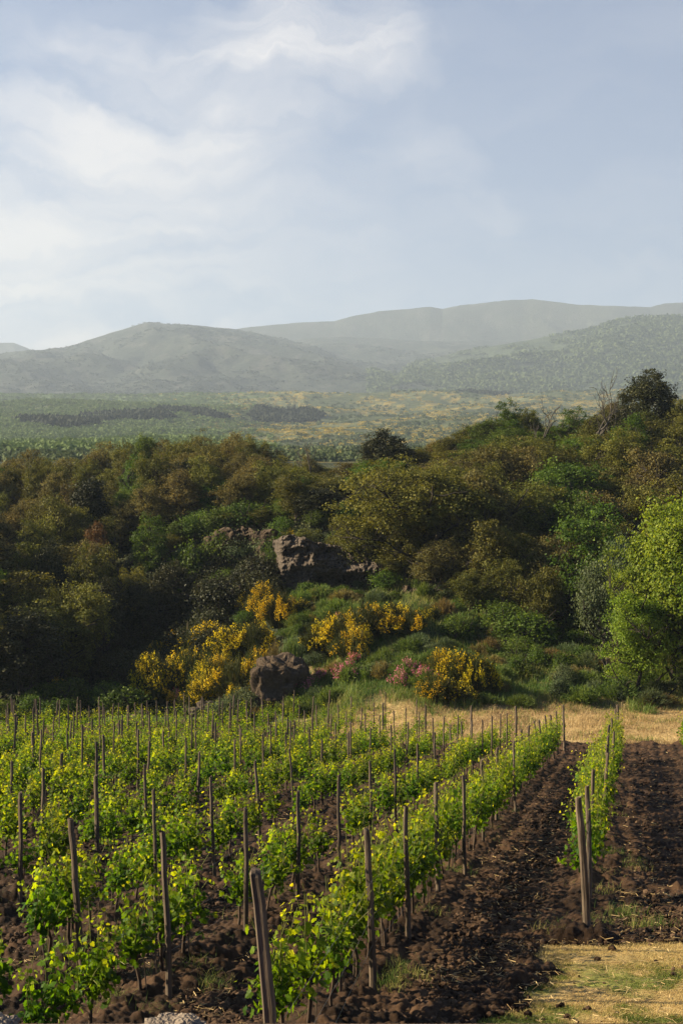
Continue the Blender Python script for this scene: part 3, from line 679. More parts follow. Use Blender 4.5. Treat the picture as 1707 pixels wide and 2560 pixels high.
for k in (5, 6):
    y = 47+rv.random()*2
    while y < 61.5+(k-3)*1.9:
        posts.append((k, y, row_x(k, y), rv.choice([1.75, 1.8, 1.9]), .065, rv.gauss(0, .02))); y += 3.0
posts.sort(key=lambda w: (w[0], w[1])); cnt = {}
for k, d, x, hgt, dia, ln in posts[:]:
    cnt[k] = cnt.get(k, 0)+1
    ad = 'thick weathered' if dia > .1 else 'leaning grey' if abs(ln) > .045 else 'slim weathered' if dia < .066 else 'weathered brown'
    post(x, d, hgt, dia, (rv.gauss(0, .02), ln), f"{ad} wooden post, {ordw(cnt[k])} along the {rowname(k)}")
# trellis wires, one per row
wm, wt, wb, wo = new_mat('galvanised_wire'); wb.inputs['Base Color'].default_value = (.14, .13, .12, 1); wb.inputs['Metallic'].default_value = .6; wb.inputs['Roughness'].default_value = .5
for k in range(1, 9):
    ps = [p for p in posts if p[0] == k]
    if len(ps) < 3: continue
    paths = []
    for hh in (.62, .95, 1.35):
        pts = []
        for a, b in zip(ps[:-1], ps[1:]):
            for t in (0, .5):
                xx = lerp(a[2], b[2], t); yy_ = lerp(a[1], b[1], t); pts.append((xx, yy_, H1(xx, yy_)+hh-(.03 if t else 0)))
        p = ps[-1]; pts.append((p[2], p[1], H1(p[2], p[1])+hh)); paths.append((pts, np.full(len(pts), .0017)))
    V, q = tubes(paths, 4)
    link('trellis_wire', mk_mesh('trellis_wire', V, [q], wm), label=f"thin grey wires strung along the {rowname(k)}", cat='wire', group='trellis wires', parent=None)

# ------------------------------------------------------------------ trees
ALL = []      # (object, kind phrase, region phrase, category, group, u)
def tree_proto(name, kind, seed, clumps, per, leaf, R_=2.9, H_=8.0, base=.10, sigma=.36, bark='bark', limbs=7, shape='kite', fl=.6, lump=.35, hollow=.45, trunk_r=.16, column=False, multi=False):
    r = np.random.default_rng(seed)
    cz = H_*(base+(1-base)*.5); rz = H_*(1-base)*.5
    paths = []; limbpts = []
    tr = []; x = y = 0
    for z in np.linspace(-.4, H_*.62, 8): x += r.normal(0, .09); y += r.normal(0, .09); tr.append((x, y, z))
    tr = np.array(tr); rad = np.linspace(trunk_r*1.15, trunk_r*.35, 8); paths.append((tr, rad)); limbpts += [p for p in tr[3:]]
    if multi:
        for q in range(3):
            a = r.uniform(0, 2*PI); e = np.array([math.cos(a)*R_*.45, math.sin(a)*R_*.45, H_*.66]); b = tr[1]
            pp = np.array([b+(e-b)*t+np.array([0, 0, .4*math.sin(t*PI)])+r.normal(0, .07, 3) for t in np.linspace(0, 1, 6)]); paths.append((pp, np.linspace(trunk_r*.8, .05, 6))); limbpts += list(pp[2:])
    for q in range(limbs):
        a = q*2.4+r.normal(0, .3); z0 = H_*r.uniform(base*.6, .5); b = np.array([np.interp(z0, tr[:, 2], tr[:, 0]), np.interp(z0, tr[:, 2], tr[:, 1]), z0])
        ln = R_*r.uniform(.55, .85); e = b+np.array([math.cos(a)*ln, math.sin(a)*ln, H_*r.uniform(.08, .33)])
        pp = []
        for t in np.linspace(0, 1, 6): pp.append(b+(e-b)*t+np.array([0, 0, -.25*math.sin(t*PI)])+r.normal(0, .10, 3)*(t > 0))
        pp = np.array(pp); paths.append((pp, np.linspace(trunk_r*.5, .035, 6))); limbpts += list(pp[1:])
        for s_ in range(2):
            i = r.integers(2, 5); e2 = pp[i]+np.array([math.cos(a+(s_*2-1)*.9)*ln*.5, math.sin(a+(s_*2-1)*.9)*ln*.5, r.uniform(.2, 1.0)])
            p2 = np.array([pp[i]+(e2-pp[i])*t+r.normal(0, .06, 3)*(t > 0) for t in np.linspace(0, 1, 4)]); paths.append((p2, np.linspace(.045, .018, 4))); limbpts += list(p2[1:])
    limbpts = np.array(limbpts)
    D = r.normal(size=(clumps, 3)); D /= np.linalg.norm(D, axis=1)[:, None]
    lobes = r.normal(size=(9, 3)); lobes /= np.linalg.norm(lobes, axis=1)[:, None]; la = r.uniform(.3, 1, 9)
    lum = np.max(np.exp((D@lobes.T-1)*5)*la[None], axis=1)
    rr = (hollow+(1-hollow)*r.random(clumps)**.6)*((1-lump)+lump*1.25*lum)
    C = np.c_[D[:, 0]*R_*rr, D[:, 1]*R_*rr, cz+D[:, 2]*rz*rr*np.where(D[:, 2] > 0, 1.08, .95)]
    C[:, :2] += tr[5, :2]*.5
    for c in C:
        j = np.argmin(((limbpts-c)**2).sum(1)+.6*np.maximum(0, limbpts[:, 2]-c[2])**2); b = limbpts[j]
        m_ = (b+c)/2+r.normal(0, .1, 3); o_ = (c-np.array([0, 0, cz*.6])); o_ = o_/(np.linalg.norm(o_)+1e-6); paths.append(([b, m_, c, c+o_*r.uniform(.1, .55)+r.normal(0, .08, 3)+np.array([0, 0, .12])], [.026, .018, .012, .005]))
    Vb, Fb = tubes(paths, 5)
    n = clumps*per; cc = np.repeat(C, per, 0); off = r.normal(size=(n, 3))*sigma*np.repeat(r.uniform(.6, 1.35, clumps), per)[:, None]*np.array([1, 1, fl])
    L = cc+off; N = off*1.0+np.c_[np.zeros(n), np.zeros(n), np.full(n, .35)]+r.normal(0, .3, (n, 3))
    T = np.clip(np.repeat(r.normal(.45, .16, clumps), per)+r.normal(0, .18, n), 0, 1)
    V, fc, kk = leaf_cloud(L, r.uniform(.65, 1.25, n)*leaf, N, r, shape)
    root = link(name, None)
    link('trunk', mk_mesh('tree_trunk', Vb, [Fb], M[bark], smooth=True), root)
    link('crown', mk_mesh('tree_crown', V, fc, M[kind], attrs={'tint': np.repeat(T, kk)}), root)
    root['H'] = H_; root['R'] = R_
    return root
KIND = {
 'tan': dict(name='bronze_oak', n=5, clumps=250, per=44, leaf=.16, sigma=.26, lump=.55, hollow=.3, bark='bark', cat='oak tree', ph='bronze-leaved young oak'),
 'olive': dict(name='olive_green_oak', n=6, clumps=260, per=56, leaf=.165, sigma=.27, lump=.55, hollow=.35, cat='oak tree', ph='olive-green oak'),
 'green': dict(name='green_tree', n=4, clumps=240, per=56, leaf=.175, sigma=.27, lump=.5, cat='tree', ph='fresh green broadleaf tree'),
 'dark': dict(name='holm_oak', n=3, clumps=260, per=72, leaf=.19, sigma=.28, hollow=.6, lump=.3, base=.12, cat='evergreen tree', ph='dense dark evergreen oak'),
 'rust': dict(name='rusty_tree', n=2, clumps=180, per=46, leaf=.185, sigma=.28, lump=.5, cat='tree', ph='rust-brown leaved tree'),
 'column': dict(name='ivy_column_tree', n=2, clumps=190, per=60, leaf=.19, sigma=.32, R_=1.3, H_=7.0, base=.05, limbs=5, cat='evergreen tree', ph='narrow dark ivy-clad tree'),
 'fresh': dict(name='bright_locust_tree', n=2, clumps=400, per=80, leaf=.15, sigma=.27, base=.05, R_=3.6, H_=9.0, lump=.62, hollow=.35, limbs=11, cat='tree', ph='bright yellow-green tree'),
 'grey': dict(name='grey_green_tree', n=2, clumps=160, per=60, leaf=.15, sigma=.3, base=.05, R_=2.2, H_=5.0, trunk_r=.09, cat='tree', ph='grey-green small tree'),
 'spread': dict(name='spreading_oak', n=1, clumps=460, per=72, leaf=.165, sigma=.31, R_=6.0, H_=9.5, base=.16, limbs=13, hollow=.35, trunk_r=.30, multi=True, lump=.5, cat='oak tree', ph='big spreading oak with crooked limbs'),
 'shrub': dict(name='shrub', n=4, clumps=60, per=60, leaf=.13, sigma=.26, base=.02, R_=1.2, H_=1.9, limbs=5, trunk_r=.05, cat='shrub', ph='rounded green shrub'),
 'greyshrub': dict(name='grey_shrub', n=2, clumps=70, per=70, leaf=.10, sigma=.22, base=.02, R_=1.1, H_=1.8, limbs=5, trunk_r=.05, cat='shrub', ph='grey-green shrub'),
}
KIND['darkshrub'] = dict(KIND['shrub'], name='dark_shrub', n=2, ph='dark evergreen shrub')  # dark leaf colour stands in for the deep shade of the hollow
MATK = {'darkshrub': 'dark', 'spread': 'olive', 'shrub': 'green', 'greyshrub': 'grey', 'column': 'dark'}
PROT = {}; TUSED = set(); rt = random.Random(11)
def get_tree(kind, i=None):
    d = KIND[kind]; i = rt.randrange(d['n']) if i is None else i
    if (kind, i) not in PROT:
        kw = {a: b for a, b in d.items() if a not in ('name', 'n', 'cat', 'ph')}
        PROT[(kind, i)] = tree_proto(d['name'], MATK.get(kind, kind), 900+i*13+len(kind)*101, **kw)
    return PROT[(kind, i)]
def region(u, v, y):
    if y > 300: return 'on the plateau'
    if y < 96 and u > 1180: return "at the right-hand wood's foot"
    if u < 300 and y < 102: return "at the left wood's shaded foot"
    if y < 103 and 280 < u < 1180: return 'on the mound below the cliff'
    if u < 760: return "on the left wood's crest" if y > 127 else "on the left wood's slope"
    return "on the right-hand wood's crest" if y > 124 else "on the right-hand wood's slope"
def tree(kind, u, vtop, y, wpx, i=None, sink=.2, reg=None, ph=None, hmin=None):
    x = (u-CU)/F*y; g = H1(x, y)-sink; top = (CV-vtop)/F*y; h = top-g
    if hmin: h = max(h, hmin)
    if h < .5: h = .5
    pr = get_tree(kind, i); d = KIND[kind]; H_ = d.get('H_', 8.0); R_ = d.get('R_', 2.9)
    w = wpx/F*y/2/R_*1.05
    o = put(pr, TUSED, (x, y, g), rt.uniform(0, 6.28), (w, w*rt.uniform(.9, 1.1), h/H_*.97))
    ALL.append((o, ph or d['ph'], reg or region(u, vtop, y), d['cat'], None, u, y))
    return o
T = tree
# --- skyline of the left wood
for k, u, v, w in [('tan', -150, 1105, 170), ('tan', -60, 1112, 150), ('tan', 15, 1112, 130), ('tan', 85, 1100, 120), ('tan', 155, 1112, 130), ('tan', 225, 1100, 120), ('tan', 262, 1080, 120), ('olive', 315, 1082, 110), ('green', 365, 1062, 80),
                   ('tan', 420, 1078, 120), ('olive', 475, 1072, 110), ('tan', 520, 1060, 120), ('tan', 575, 1055, 130), ('olive', 625, 1070, 110), ('tan', 665, 1090, 120), ('tan', 715, 1135, 90), ('tan', 775, 1118, 90), ('olive', 810, 1150, 90), ('tan', 870, 1140, 100)]:
    T(k, u, v, 138+rt.uniform(-4, 4), w)
# --- skyline of the right wood
for k, u, v, y, w in [('dark', 958, 1070, 121, 135), ('olive', 1035, 1112, 130, 120), ('tan', 1090, 1085, 134, 110), ('olive', 1120, 1075, 128, 100), ('olive', 1170, 1050, 132, 100), ('green', 1215, 1030, 128, 110), ('green', 1272, 1000, 130, 90), ('olive', 1330, 1010, 130, 90),
                      ('olive', 1385, 1060, 132, 100), ('green', 1440, 1020, 128, 110), ('olive', 1490, 1010, 126, 110), ('dark', 1618, 922, 130, 165), ('dark', 1555, 1010, 126, 130), ('tan', 1530, 975, 136, 90), ('olive', 1700, 985, 128, 160), ('tan', 1780, 990, 134, 170), ('olive', 1860, 970, 140, 180)]:
    T(k, u, v, y, w)
# --- named trees on the slopes
T('column', 480, 1125, 120, 75); T('column', 597, 1138, 124, 55); T('column', 672, 1128, 126, 55); T('column', 225, 1165, 118, 80); T('column', 430, 1150, 122, 60)
T('green', 375, 1285, 109, 130, 0); T('dark', 430, 1400, 105, 130); T('dark', 340, 1450, 101, 120); T('dark', 520, 1440, 104, 110); T('green', 545, 1195, 116, 130); T('green', 640, 1185, 117, 150); T('green', 745, 1180, 112, 95); T('dark', 800, 1215, 108, 140); T('green', 715, 1235, 111, 80)
T('spread', 1060, 1118, 96, 500); T('rust', 1192, 1125, 112, 115); T('rust', 1290, 1140, 110, 140); T('rust', 1265, 1270, 104, 170)
T('tan', 1640, 1080, 116, 270); T('tan', 1490, 1150, 112, 170); T('tan', 1590, 1190, 110, 150)
T('green', 1500, 1160, 108, 130)
T('fresh', 1690, 1140, 75, 360, 0); T('fresh', 1600, 1420, 73.5, 230, 1); T('fresh', 1620, 1270, 76, 220, 1); T('fresh', 1800, 1300, 73, 320, 1)
for u, v, y, w in [(1085, 1330, 92, 150), (1150, 1290, 93, 170), (1225, 1320, 91.5, 170), (1300, 1290, 92, 180), (1375, 1310, 91, 170), (1440, 1280, 91, 160), (1265, 1380, 88.5, 130), (1350, 1400, 87.5, 140), (1180, 1410, 89, 120)]:
    T(rt.choice(['olive', 'olive', 'tan']), u, v, y, w)
T('olive', 935, 1265, 97, 160); T('olive', 880, 1270, 98.5, 120); T('olive', 1010, 1290, 95, 150)
T('grey', 1500, 1370, 84, 150); T('grey', 1560, 1310, 88, 130)
T('olive', 120, 1480, 90, 260); T('olive', 20, 1400, 94, 260); T('dark', 50, 1520, 86, 240, ph='dark oak'); T('olive', -110, 1380, 88, 260); T('olive', 190, 1590, 91, 120); T('tan', -60, 1250, 100, 260); T('tan', -200, 1150, 108, 260); T('olive', -300, 1300, 92, 280)
T('olive', 250, 1330, 100, 150); T('olive', 330, 1400, 103, 120); T('dark', 270, 1440, 98, 90); T('tan', 170, 1330, 103, 150); T('olive', 420, 1330, 111, 120); T('green', 500, 1290, 112.5, 110); T('olive', 590, 1270, 112, 110); T('olive', 660, 1260, 111, 90); T('olive', 860, 1300, 105, 120); T('olive', 920, 1330, 103, 110); T('tan', 240, 1290, 106, 110); T('rust', 245, 1245, 109, 70)
# --- the wood between: staggered layers
def skyv(u): return np.interp(u, [-400, 0, 90, 270, 360, 570, 680, 790, 880, 960, 1040, 1170, 1270, 1400, 1500, 1620, 1800], [1100, 1110, 1105, 1080, 1068, 1058, 1095, 1140, 1150, 1090, 1112, 1060, 1010, 1050, 1010, 990, 985])
for y, step in ((132, 58), (127, 62), (121, 64), (115, 68), (110, 72), (105, 76), (100, 80), (95, 84), (91, 90), (87, 96)):
    u = -330+rt.uniform(0, 60)
    while u < 1850:
        uu = u+rt.uniform(-18, 18); yy_ = y+rt.uniform(-2.5, 2.5); x = (uu-CU)/F*yy_; g = H1(x, yy_)
        bad = (240 < uu < 740 and y < 111) or (uu < 300 and y < 90 and rt.random() < .5) or (560 < uu < 1160 and y < 103) or (680 < uu < 980 and y < 107) or (uu > 1150 and y < 91) or (1240 < uu < 1420 and y < 96)
        if not bad:
            big = 1.4 if uu > 760 else 1.1
            hgt = rt.uniform(4.6, 7.4)*(1.22 if uu > 760 else 1.05); vt = CV-F*(g+hgt)/yy_; vt = max(vt, skyv(uu)+22+(131-y)*.9+rt.uniform(0, 15))
            if uu < 720: kd = rt.choice(['tan', 'tan', 'olive', 'olive', 'tan', 'green', 'olive', 'dark' if y < 105 else 'olive'])
            if uu < 720 and y < 101: kd = rt.choice(['olive', 'olive', 'green', 'dark'])
            else: kd = rt.choice(['olive', 'olive', 'olive', 'green', 'tan', 'tan', 'olive'])
            if (CV-vt)/F*yy_-g > 2.5: T(kd, uu, vt, yy_, rt.uniform(90, 140)*118/yy_*big)
        u += step*(1.3 if u > 760 else 1.05)
# --- shaded shrubs under the trees, in the hollow and along the cliff tops
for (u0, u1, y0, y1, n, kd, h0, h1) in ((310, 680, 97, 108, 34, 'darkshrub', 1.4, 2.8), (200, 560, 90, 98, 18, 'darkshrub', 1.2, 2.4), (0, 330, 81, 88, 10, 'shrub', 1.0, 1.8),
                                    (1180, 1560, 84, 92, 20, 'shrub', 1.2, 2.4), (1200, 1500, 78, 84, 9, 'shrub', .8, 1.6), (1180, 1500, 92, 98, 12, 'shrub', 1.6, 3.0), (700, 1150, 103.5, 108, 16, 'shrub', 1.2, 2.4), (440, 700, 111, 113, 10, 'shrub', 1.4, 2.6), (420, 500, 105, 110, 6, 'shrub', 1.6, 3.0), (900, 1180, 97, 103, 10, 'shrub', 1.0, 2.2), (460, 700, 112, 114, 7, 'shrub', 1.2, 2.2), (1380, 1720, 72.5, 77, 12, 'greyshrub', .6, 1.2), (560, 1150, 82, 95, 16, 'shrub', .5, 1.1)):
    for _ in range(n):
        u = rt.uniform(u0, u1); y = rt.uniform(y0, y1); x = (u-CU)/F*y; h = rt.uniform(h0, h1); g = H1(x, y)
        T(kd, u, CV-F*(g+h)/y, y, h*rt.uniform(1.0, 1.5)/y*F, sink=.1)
for u, v, y, w in [(700, 1520, 93, 90), (640, 1480, 98, 80), (750, 1600, 85, 80), (790, 1650, 82, 60), (610, 1720, 78, 110), (565, 1735, 77, 90), (1080, 1680, 80, 60), (860, 1640, 82, 70), (960, 1690, 77, 90)]:
    T('greyshrub', u, v, y, w, sink=.1, hmin=.9)
for u, v, y, w in [(480, 1350, 108, 90), (545, 1325, 108.5, 80), (610, 1335, 107.5, 70), (665, 1310, 106, 80), (685, 1330, 102, 50), (940, 1370, 100, 90), (985, 1400, 99, 90), (1040, 1440, 96, 90), (1110, 1480, 94, 90), (905, 1480, 98, 50), (560, 1420, 106, 70), (640, 1440, 105, 70), (1160, 1500, 93, 100)]:
    T(rt.choice(['shrub', 'shrub', 'olive', 'greyshrub']), u, v, y, w*1.15, sink=.1, hmin=1.2)
for u, v, y, w in [(715, 1318, 102.5, 70), (765, 1312, 102.5, 80), (825, 1322, 102, 80), (880, 1345, 101.5, 70), (770, 1452, 97.5, 60), (600, 1480, 99, 70), (640, 1500, 97, 70), (570, 1500, 99, 70), (990, 1385, 95.5, 100), (965, 1420, 95, 80), (1020, 1400, 96, 90), (610, 1525, 95, 60), (700, 1545, 92, 60), (720, 1468, 98, 50), (855, 1462, 97, 55)]:
    T('shrub' if v > 1400 else 'olive', u, v, y, w, sink=.1)
T('shrub', 1135, 1545, 84, 90, ph='bright green fig shrub', hmin=1.5); T('shrub', 760, 1735, 77, 90, hmin=.9); T('shrub', 1300, 1620, 82, 110, hmin=1.4); T('shrub', 1350, 1580, 84, 110, hmin=1.8)

# --- bare dead trees
def bare(u, vtop, y, wpx, seed, label):
    r = np.random.default_rng(seed); x = (u-CU)/F*y; g = H1(x, y)-.2; h = (CV-vtop)/F*y-g; paths = []
    def grow(p, d, L, rad, lev):
        n = 5; pts = [p]
        for i in range(n):
            d = d+r.normal(0, .16, 3); d[2] += .05; d /= np.linalg.norm(d); p = p+d*L/n; pts.append(p)
        paths.append((np.array(pts), np.linspace(rad, rad*.55, n+1)))
        if lev < 4:
            for q in range(3 if lev < 2 else 2):
                a = r.uniform(0, 2*PI); s = np.array([math.cos(a), math.sin(a), r.uniform(-.2, .5)])
                i = n if q == 0 else r.integers(2, n+1)
                grow(pts[i], d*.75+s*.62, L*r.uniform(.55, .78), max(rad*.62, .028), lev+1)
    grow(np.array([0, 0, 0.]), np.array([0, 0, 1.]), h*.45, .17, 0)
    V, q = tubes(paths, 5)
    mz = V[:, 2].max(); V[:, 2] *= h/mz; mw = np.abs(V[:, :2]).max(); V[:, :2] *= min(1.6, wpx/F*y/2/mw)
    o = link('bare_tree', None, None, (x, y, g), label, 'dead tree', 'bare trees on the crest')
    link('trunk', mk_mesh('bare_trunk', V, [q], M['bark_pale'], smooth=True), o)
bare(1470, 925, 123, 190, 3, 'bare forked dead tree beside the dark round evergreen on the crest')
bare(1358, 985, 123, 90, 5, 'thin bare tree rising between green crowns on the right-hand crest')
bare(1525, 940, 124, 90, 8, 'small bare tree touching the left side of the round evergreen')
bare(780, 1095, 124, 90, 9, 'bare grey tree in the gap left of the evergreen on the crest')
bare(1515, 1600, 78, 70, 12, 'small bare bush in the shade left of the bright tree')

# ------------------------------------------------------------------ flowering broom and herbs
def bush_proto(name, seed, Rr, Hh, stems, flowers, matS, matF, fsize=.05, tuft=False):
    r = np.random.default_rng(seed); n = stems
    a = r.uniform(0, 2*PI, n); rr = np.sqrt(r.random(n)); lobe = 1+.28*np.sin(a*3+r.uniform(0, 6))+.18*np.sin(a*5+r.uniform(0, 6))
    ex, ey = np.cos(a)*rr*Rr*lobe, np.sin(a)*rr*Rr*lobe
    ez = Hh*np.sqrt(np.clip(1-(rr*.93)**2, .03, 1))*r.uniform(.72, 1.08, n)
    b = np.c_[ex*.28, ey*.28, np.zeros(n)]; e = np.c_[ex, ey, ez]
    # stems as narrow curved strips from the root to the dome surface, split at three heights
    segs = []; ts = []
    d = e-b; side = np.cross(d, r.normal(size=(n, 3))); side /= np.linalg.norm(side, axis=1)[:, None]; w = .022
    for t0, t1 in ((.05, .4), (.4, .72), (.72, 1.0)):
        bow = lambda t: b+d*t+np.c_[np.zeros(n), np.zeros(n), np.sin(t*PI)*Hh*.14*np.ones(n)]
        p0, p1 = bow(t0), bow(t1)
        segs.append(np.stack([p0-side*w*(1.1-t0), p0+side*w*(1.1-t0), p1+side*w*(1.1-t1), p1-side*w*(1.1-t1)], 1)); ts.append(np.repeat(np.clip(1.0-t1+r.normal(0, .15, n), 0, 1), 4))
    # fine twigs
    m = n*7; k = r.integers(0, n, m); t = r.uniform(.35, 1.02, m); p = b[k]+d[k]*t[:, None]+np.c_[np.zeros(m), np.zeros(m), np.sin(t*PI)*Hh*.14]
    dd = d[k]/np.linalg.norm(d[k], axis=1)[:, None]+r.normal(0, .38, (m, 3)); q = p+dd*r.uniform(.10, .28, m)[:, None]*Hh/1.6
    s2 = np.cross(dd, r.normal(size=(m, 3))); s2 /= np.linalg.norm(s2, axis=1)[:, None]
    segs.append(np.stack([p-s2*.012, p+s2*.012, q+s2*.006, q-s2*.006], 1)); ts.append(np.repeat(np.clip(r.normal(.45, .22, m), 0, 1), 4))
    V = np.concatenate([s.reshape(-1, 3) for s in segs]); Fq = np.arange(len(V)).reshape(-1, 4)
    root = link(name, None)
    link('stems', mk_mesh(name+'_stems', V, [Fq], M[matS], attrs={'tint': np.concatenate(ts)}), root)
    if flowers:
        # blossoms sit on some of the stem tips, in sprays
        sel = np.where(vnoise(ex/.45+seed, ey/.45, seed) > .50)[0]; nb = flowers; k = r.choice(sel, nb)
        t = r.beta(3, 1.3, nb)*.42+.66; C = b[k]+d[k]*t[:, None]+np.c_[np.zeros(nb), np.zeros(nb), np.sin(np.minimum(t, 1)*PI)*Hh*.14]+r.normal(0, .045, (nb, 3))
        V, fc, kk = leaf_cloud(C, r.uniform(.6, 1.3, nb)*fsize, r.normal(size=(nb, 3))+np.array([-.5, 0, .5]), r, 'kite')
        link('blossom', mk_mesh(name+'_blossom', V, fc, M[matF], attrs={'tint': np.repeat(r.random(nb), kk)}), root)
    return root
BR = [bush_proto('broom_bush', 40+i, 1.25, 1.7, 560, 2100, 'twig_green', 'yellow', .08) for i in range(4)]
BS = [bush_proto('broom_bush', 60+i, 1.25, 1.7, 560, 900, 'twig_green', 'yellow', .08) for i in range(2)]
VA = [bush_proto('valerian_plant', 70+i, .8, 1.0, 260, 700, 'herb', 'pink', .07) for i in range(2)]
EU = [bush_proto('herb_clump', 80+i, .9, .9, 420, 0, ['herb', 'wild', 'grey', 'drygreen', 'herb'][i], 'yellow') for i in range(5)]
BRO = set()
def bush(pl, i, u, v, y, wpx, hpx, ph, cat, reg, group):
    """u, v: middle of the bush's foot to top centre; stands on the ground at distance y"""
    x = (u-CU)/F*y; g = H1(x, y)-.1; hh = hpx/F*y; ww = wpx/F*y/2
    proto = pl[i % len(pl)]; R0, H0 = {'broom_bush': (1.4, 1.85), 'valerian_plant': (.9, 1.1), 'herb_clump': (1.0, 1.0)}[proto.name.split('.')[0]]
    top = (CV-v)/F*y; hh = max(hh, min(top-g, hh*1.6))
    o = put(proto, BRO, (x, y, g), rt.uniform(0, 6.28), (ww/R0, ww/R0, hh/H0))
    ALL.append((o, ph, reg, cat, group, u, y))
    return o
G1 = 'flowering broom bushes'
# (u, v of top, width, height in photo pixels) - the distance follows from the ground line
def ydist(u, vfoot, y0=72, y1=110):
    ys_ = np.arange(y0, y1, .25); x = (u-CU)/F*ys_; vv = CV-F*height(x, ys_)/ys_
    j = np.where(vv <= vfoot)[0]; return float(ys_[j[0]]) if len(j) else y1
BROOM = [(375, 1640, 90, 110), (430, 1655, 90, 90), (470, 1625, 120, 110), (520, 1650, 90, 90), (545, 1640, 80, 80), (590, 1650, 110, 110), (640, 1620, 80, 100), (600, 1560, 120, 80), (520, 1560, 130, 90), (460, 1575, 90, 70), (645, 1555, 90, 90), (395, 1600, 60, 60),
         (660, 1460, 80, 90), (700, 1480, 80, 90), (625, 1470, 50, 60), (755, 1495, 50, 50), (500, 1700, 80, 70), (400, 1715, 70, 45), (590, 1720, 60, 60), (560, 1600, 90, 70),
         (800, 1555, 90, 90), (860, 1530, 120, 100), (920, 1510, 120, 90), (985, 1505, 100, 80), (880, 1570, 90, 90), (1030, 1520, 70, 70), (1075, 1515, 50, 40), (1150, 1620, 110, 110), (1100, 1625, 80, 80), (1190, 1640, 80, 100), (1090, 1740, 90, 70), (1130, 1755, 90, 60), (145, 1695, 55, 55), (725, 1320, 35, 30), (1220, 1660, 60, 80)]
for i, (u, v, w, h) in enumerate(BROOM):
    y = ydist(u, v+h*1.02)
    if u == 725: y = 105
    sp = v > 1735 or w < 55
    where = 'left of the big boulder' if u < 700 and v < 1740 and v > 1540 else 'high on the mound below the cliff' if u < 780 and v <= 1540 else 'on the crest of the mound' if u < 1090 and v < 1600 else 'at the right end of the mound'
    bush(BS if sp else BR, i, u, v, y, w*1.25, h*1.1, 'yellow-flowering broom bush', 'broom bush', where, G1)
for i, (u, v, w, h) in enumerate([(775, 1690, 70, 60), (800, 1670, 60, 50), (870, 1650, 70, 60), (885, 1630, 60, 50), (1020, 1645, 70, 60), (1060, 1665, 70, 60), (440, 1720, 50, 40), (845, 1530, 40, 40), (1000, 1670, 60, 50)]):
    bush(VA, i, u, v, ydist(u, v+h), w*1.2, h, 'pink-flowered valerian plant', 'flowering plant', 'on the grassy mound', 'pink valerian plants')
for i, (u, y, h, w) in enumerate([(640, 77.0, .8, 60), (665, 76.6, .6, 60), (770, 77, .8, 60), (750, 76.4, .6, 50), (690, 80.4, 3.0, 70), (730, 80.3, 2.9, 60), (655, 80.5, 2.7, 70)]):
    x = (u-CU)/F*y; g = H1(x, y)
    bush(EU, [3, 1, 0, 3, 3, 1, 2][i], u, CV-F*(g+h)/y, y, w, h/y*F, 'wiry herb clump', 'herb', 'growing around the big boulder', 'herb clumps on the mound')
for i in range(80):
    u = rt.uniform(720, 1250); y = rt.uniform(75, 96)
    x = (u-CU)/F*y; g = H1(x, y); h = rt.uniform(.5, 1.2)
    bush(EU, i, u, CV-F*(g+h)/y, y, rt.uniform(50, 95), h/y*F, ['leafy green herb clump', 'tall grassy herb clump', 'grey-green herb clump', 'dry brown herb clump', 'leafy green herb clump'][i % 5], 'herb', 'on the left part of the mound' if u < 900 else 'on the middle of the mound' if u < 1080 else 'on the right end of the mound', 'herb clumps on the mound')
for i in range(60):
    u = rt.uniform(1150, 1700); y = rt.uniform(71.5, 82)
    x = (u-CU)/F*y; g = H1(x, y); h = rt.uniform(.5, 1.2)
    bush(EU, i, u, CV-F*(g+h)/y, y, rt.uniform(60, 120), h/y*F, ['leafy green herb clump', 'tall grassy herb clump', 'grey-green herb clump', 'dry brown herb clump', 'leafy green herb clump'][i % 5], 'herb', 'on the bank beyond the rows', 'herb clumps on the bank')

# ------------------------------------------------------------------ cliffs and boulders
def rock_mat(name, c1, c2, c3):
    m, t, b, out = new_mat(name)
    g = t.n('ShaderNodeNewGeometry').outputs['Position']
    n1 = t.noise(g, 1.1, 6, .65, .4).outputs[0]; n2 = t.noise(g, 6.0, 5, .7).outputs[0]
    c = t.mix(t.mapr(n1, .35, .62), (*c1, 1), (*c2, 1)); c = t.mix(t.mapr(n2, .5, .72, 0, .7), c, (*c3, 1))
    t.put(b.inputs['Base Color'], c); b.inputs['Roughness'].default_value = .95; b.inputs['Specular IOR Level'].default_value = .15
    bp = t.n('ShaderNodeBump'); bp.inputs['Strength'].default_value = .9; bp.inputs['Distance'].default_value = .12; t.put(bp.inputs['Height'], n2); t.link(bp.outputs[0], b.inputs['Normal'])
    return m
RK = rock_mat('lava_rock', (.035, .027, .020), (.105, .082, .062), (.26, .205, .155)); RKD = rock_mat('earthy_rock', (.036, .024, .015), (.085, .060, .038), (.15, .11, .075)); MND = rock_mat('straw_earth', (.20, .13, .06), (.32, .22, .10), (.12, .08, .045))
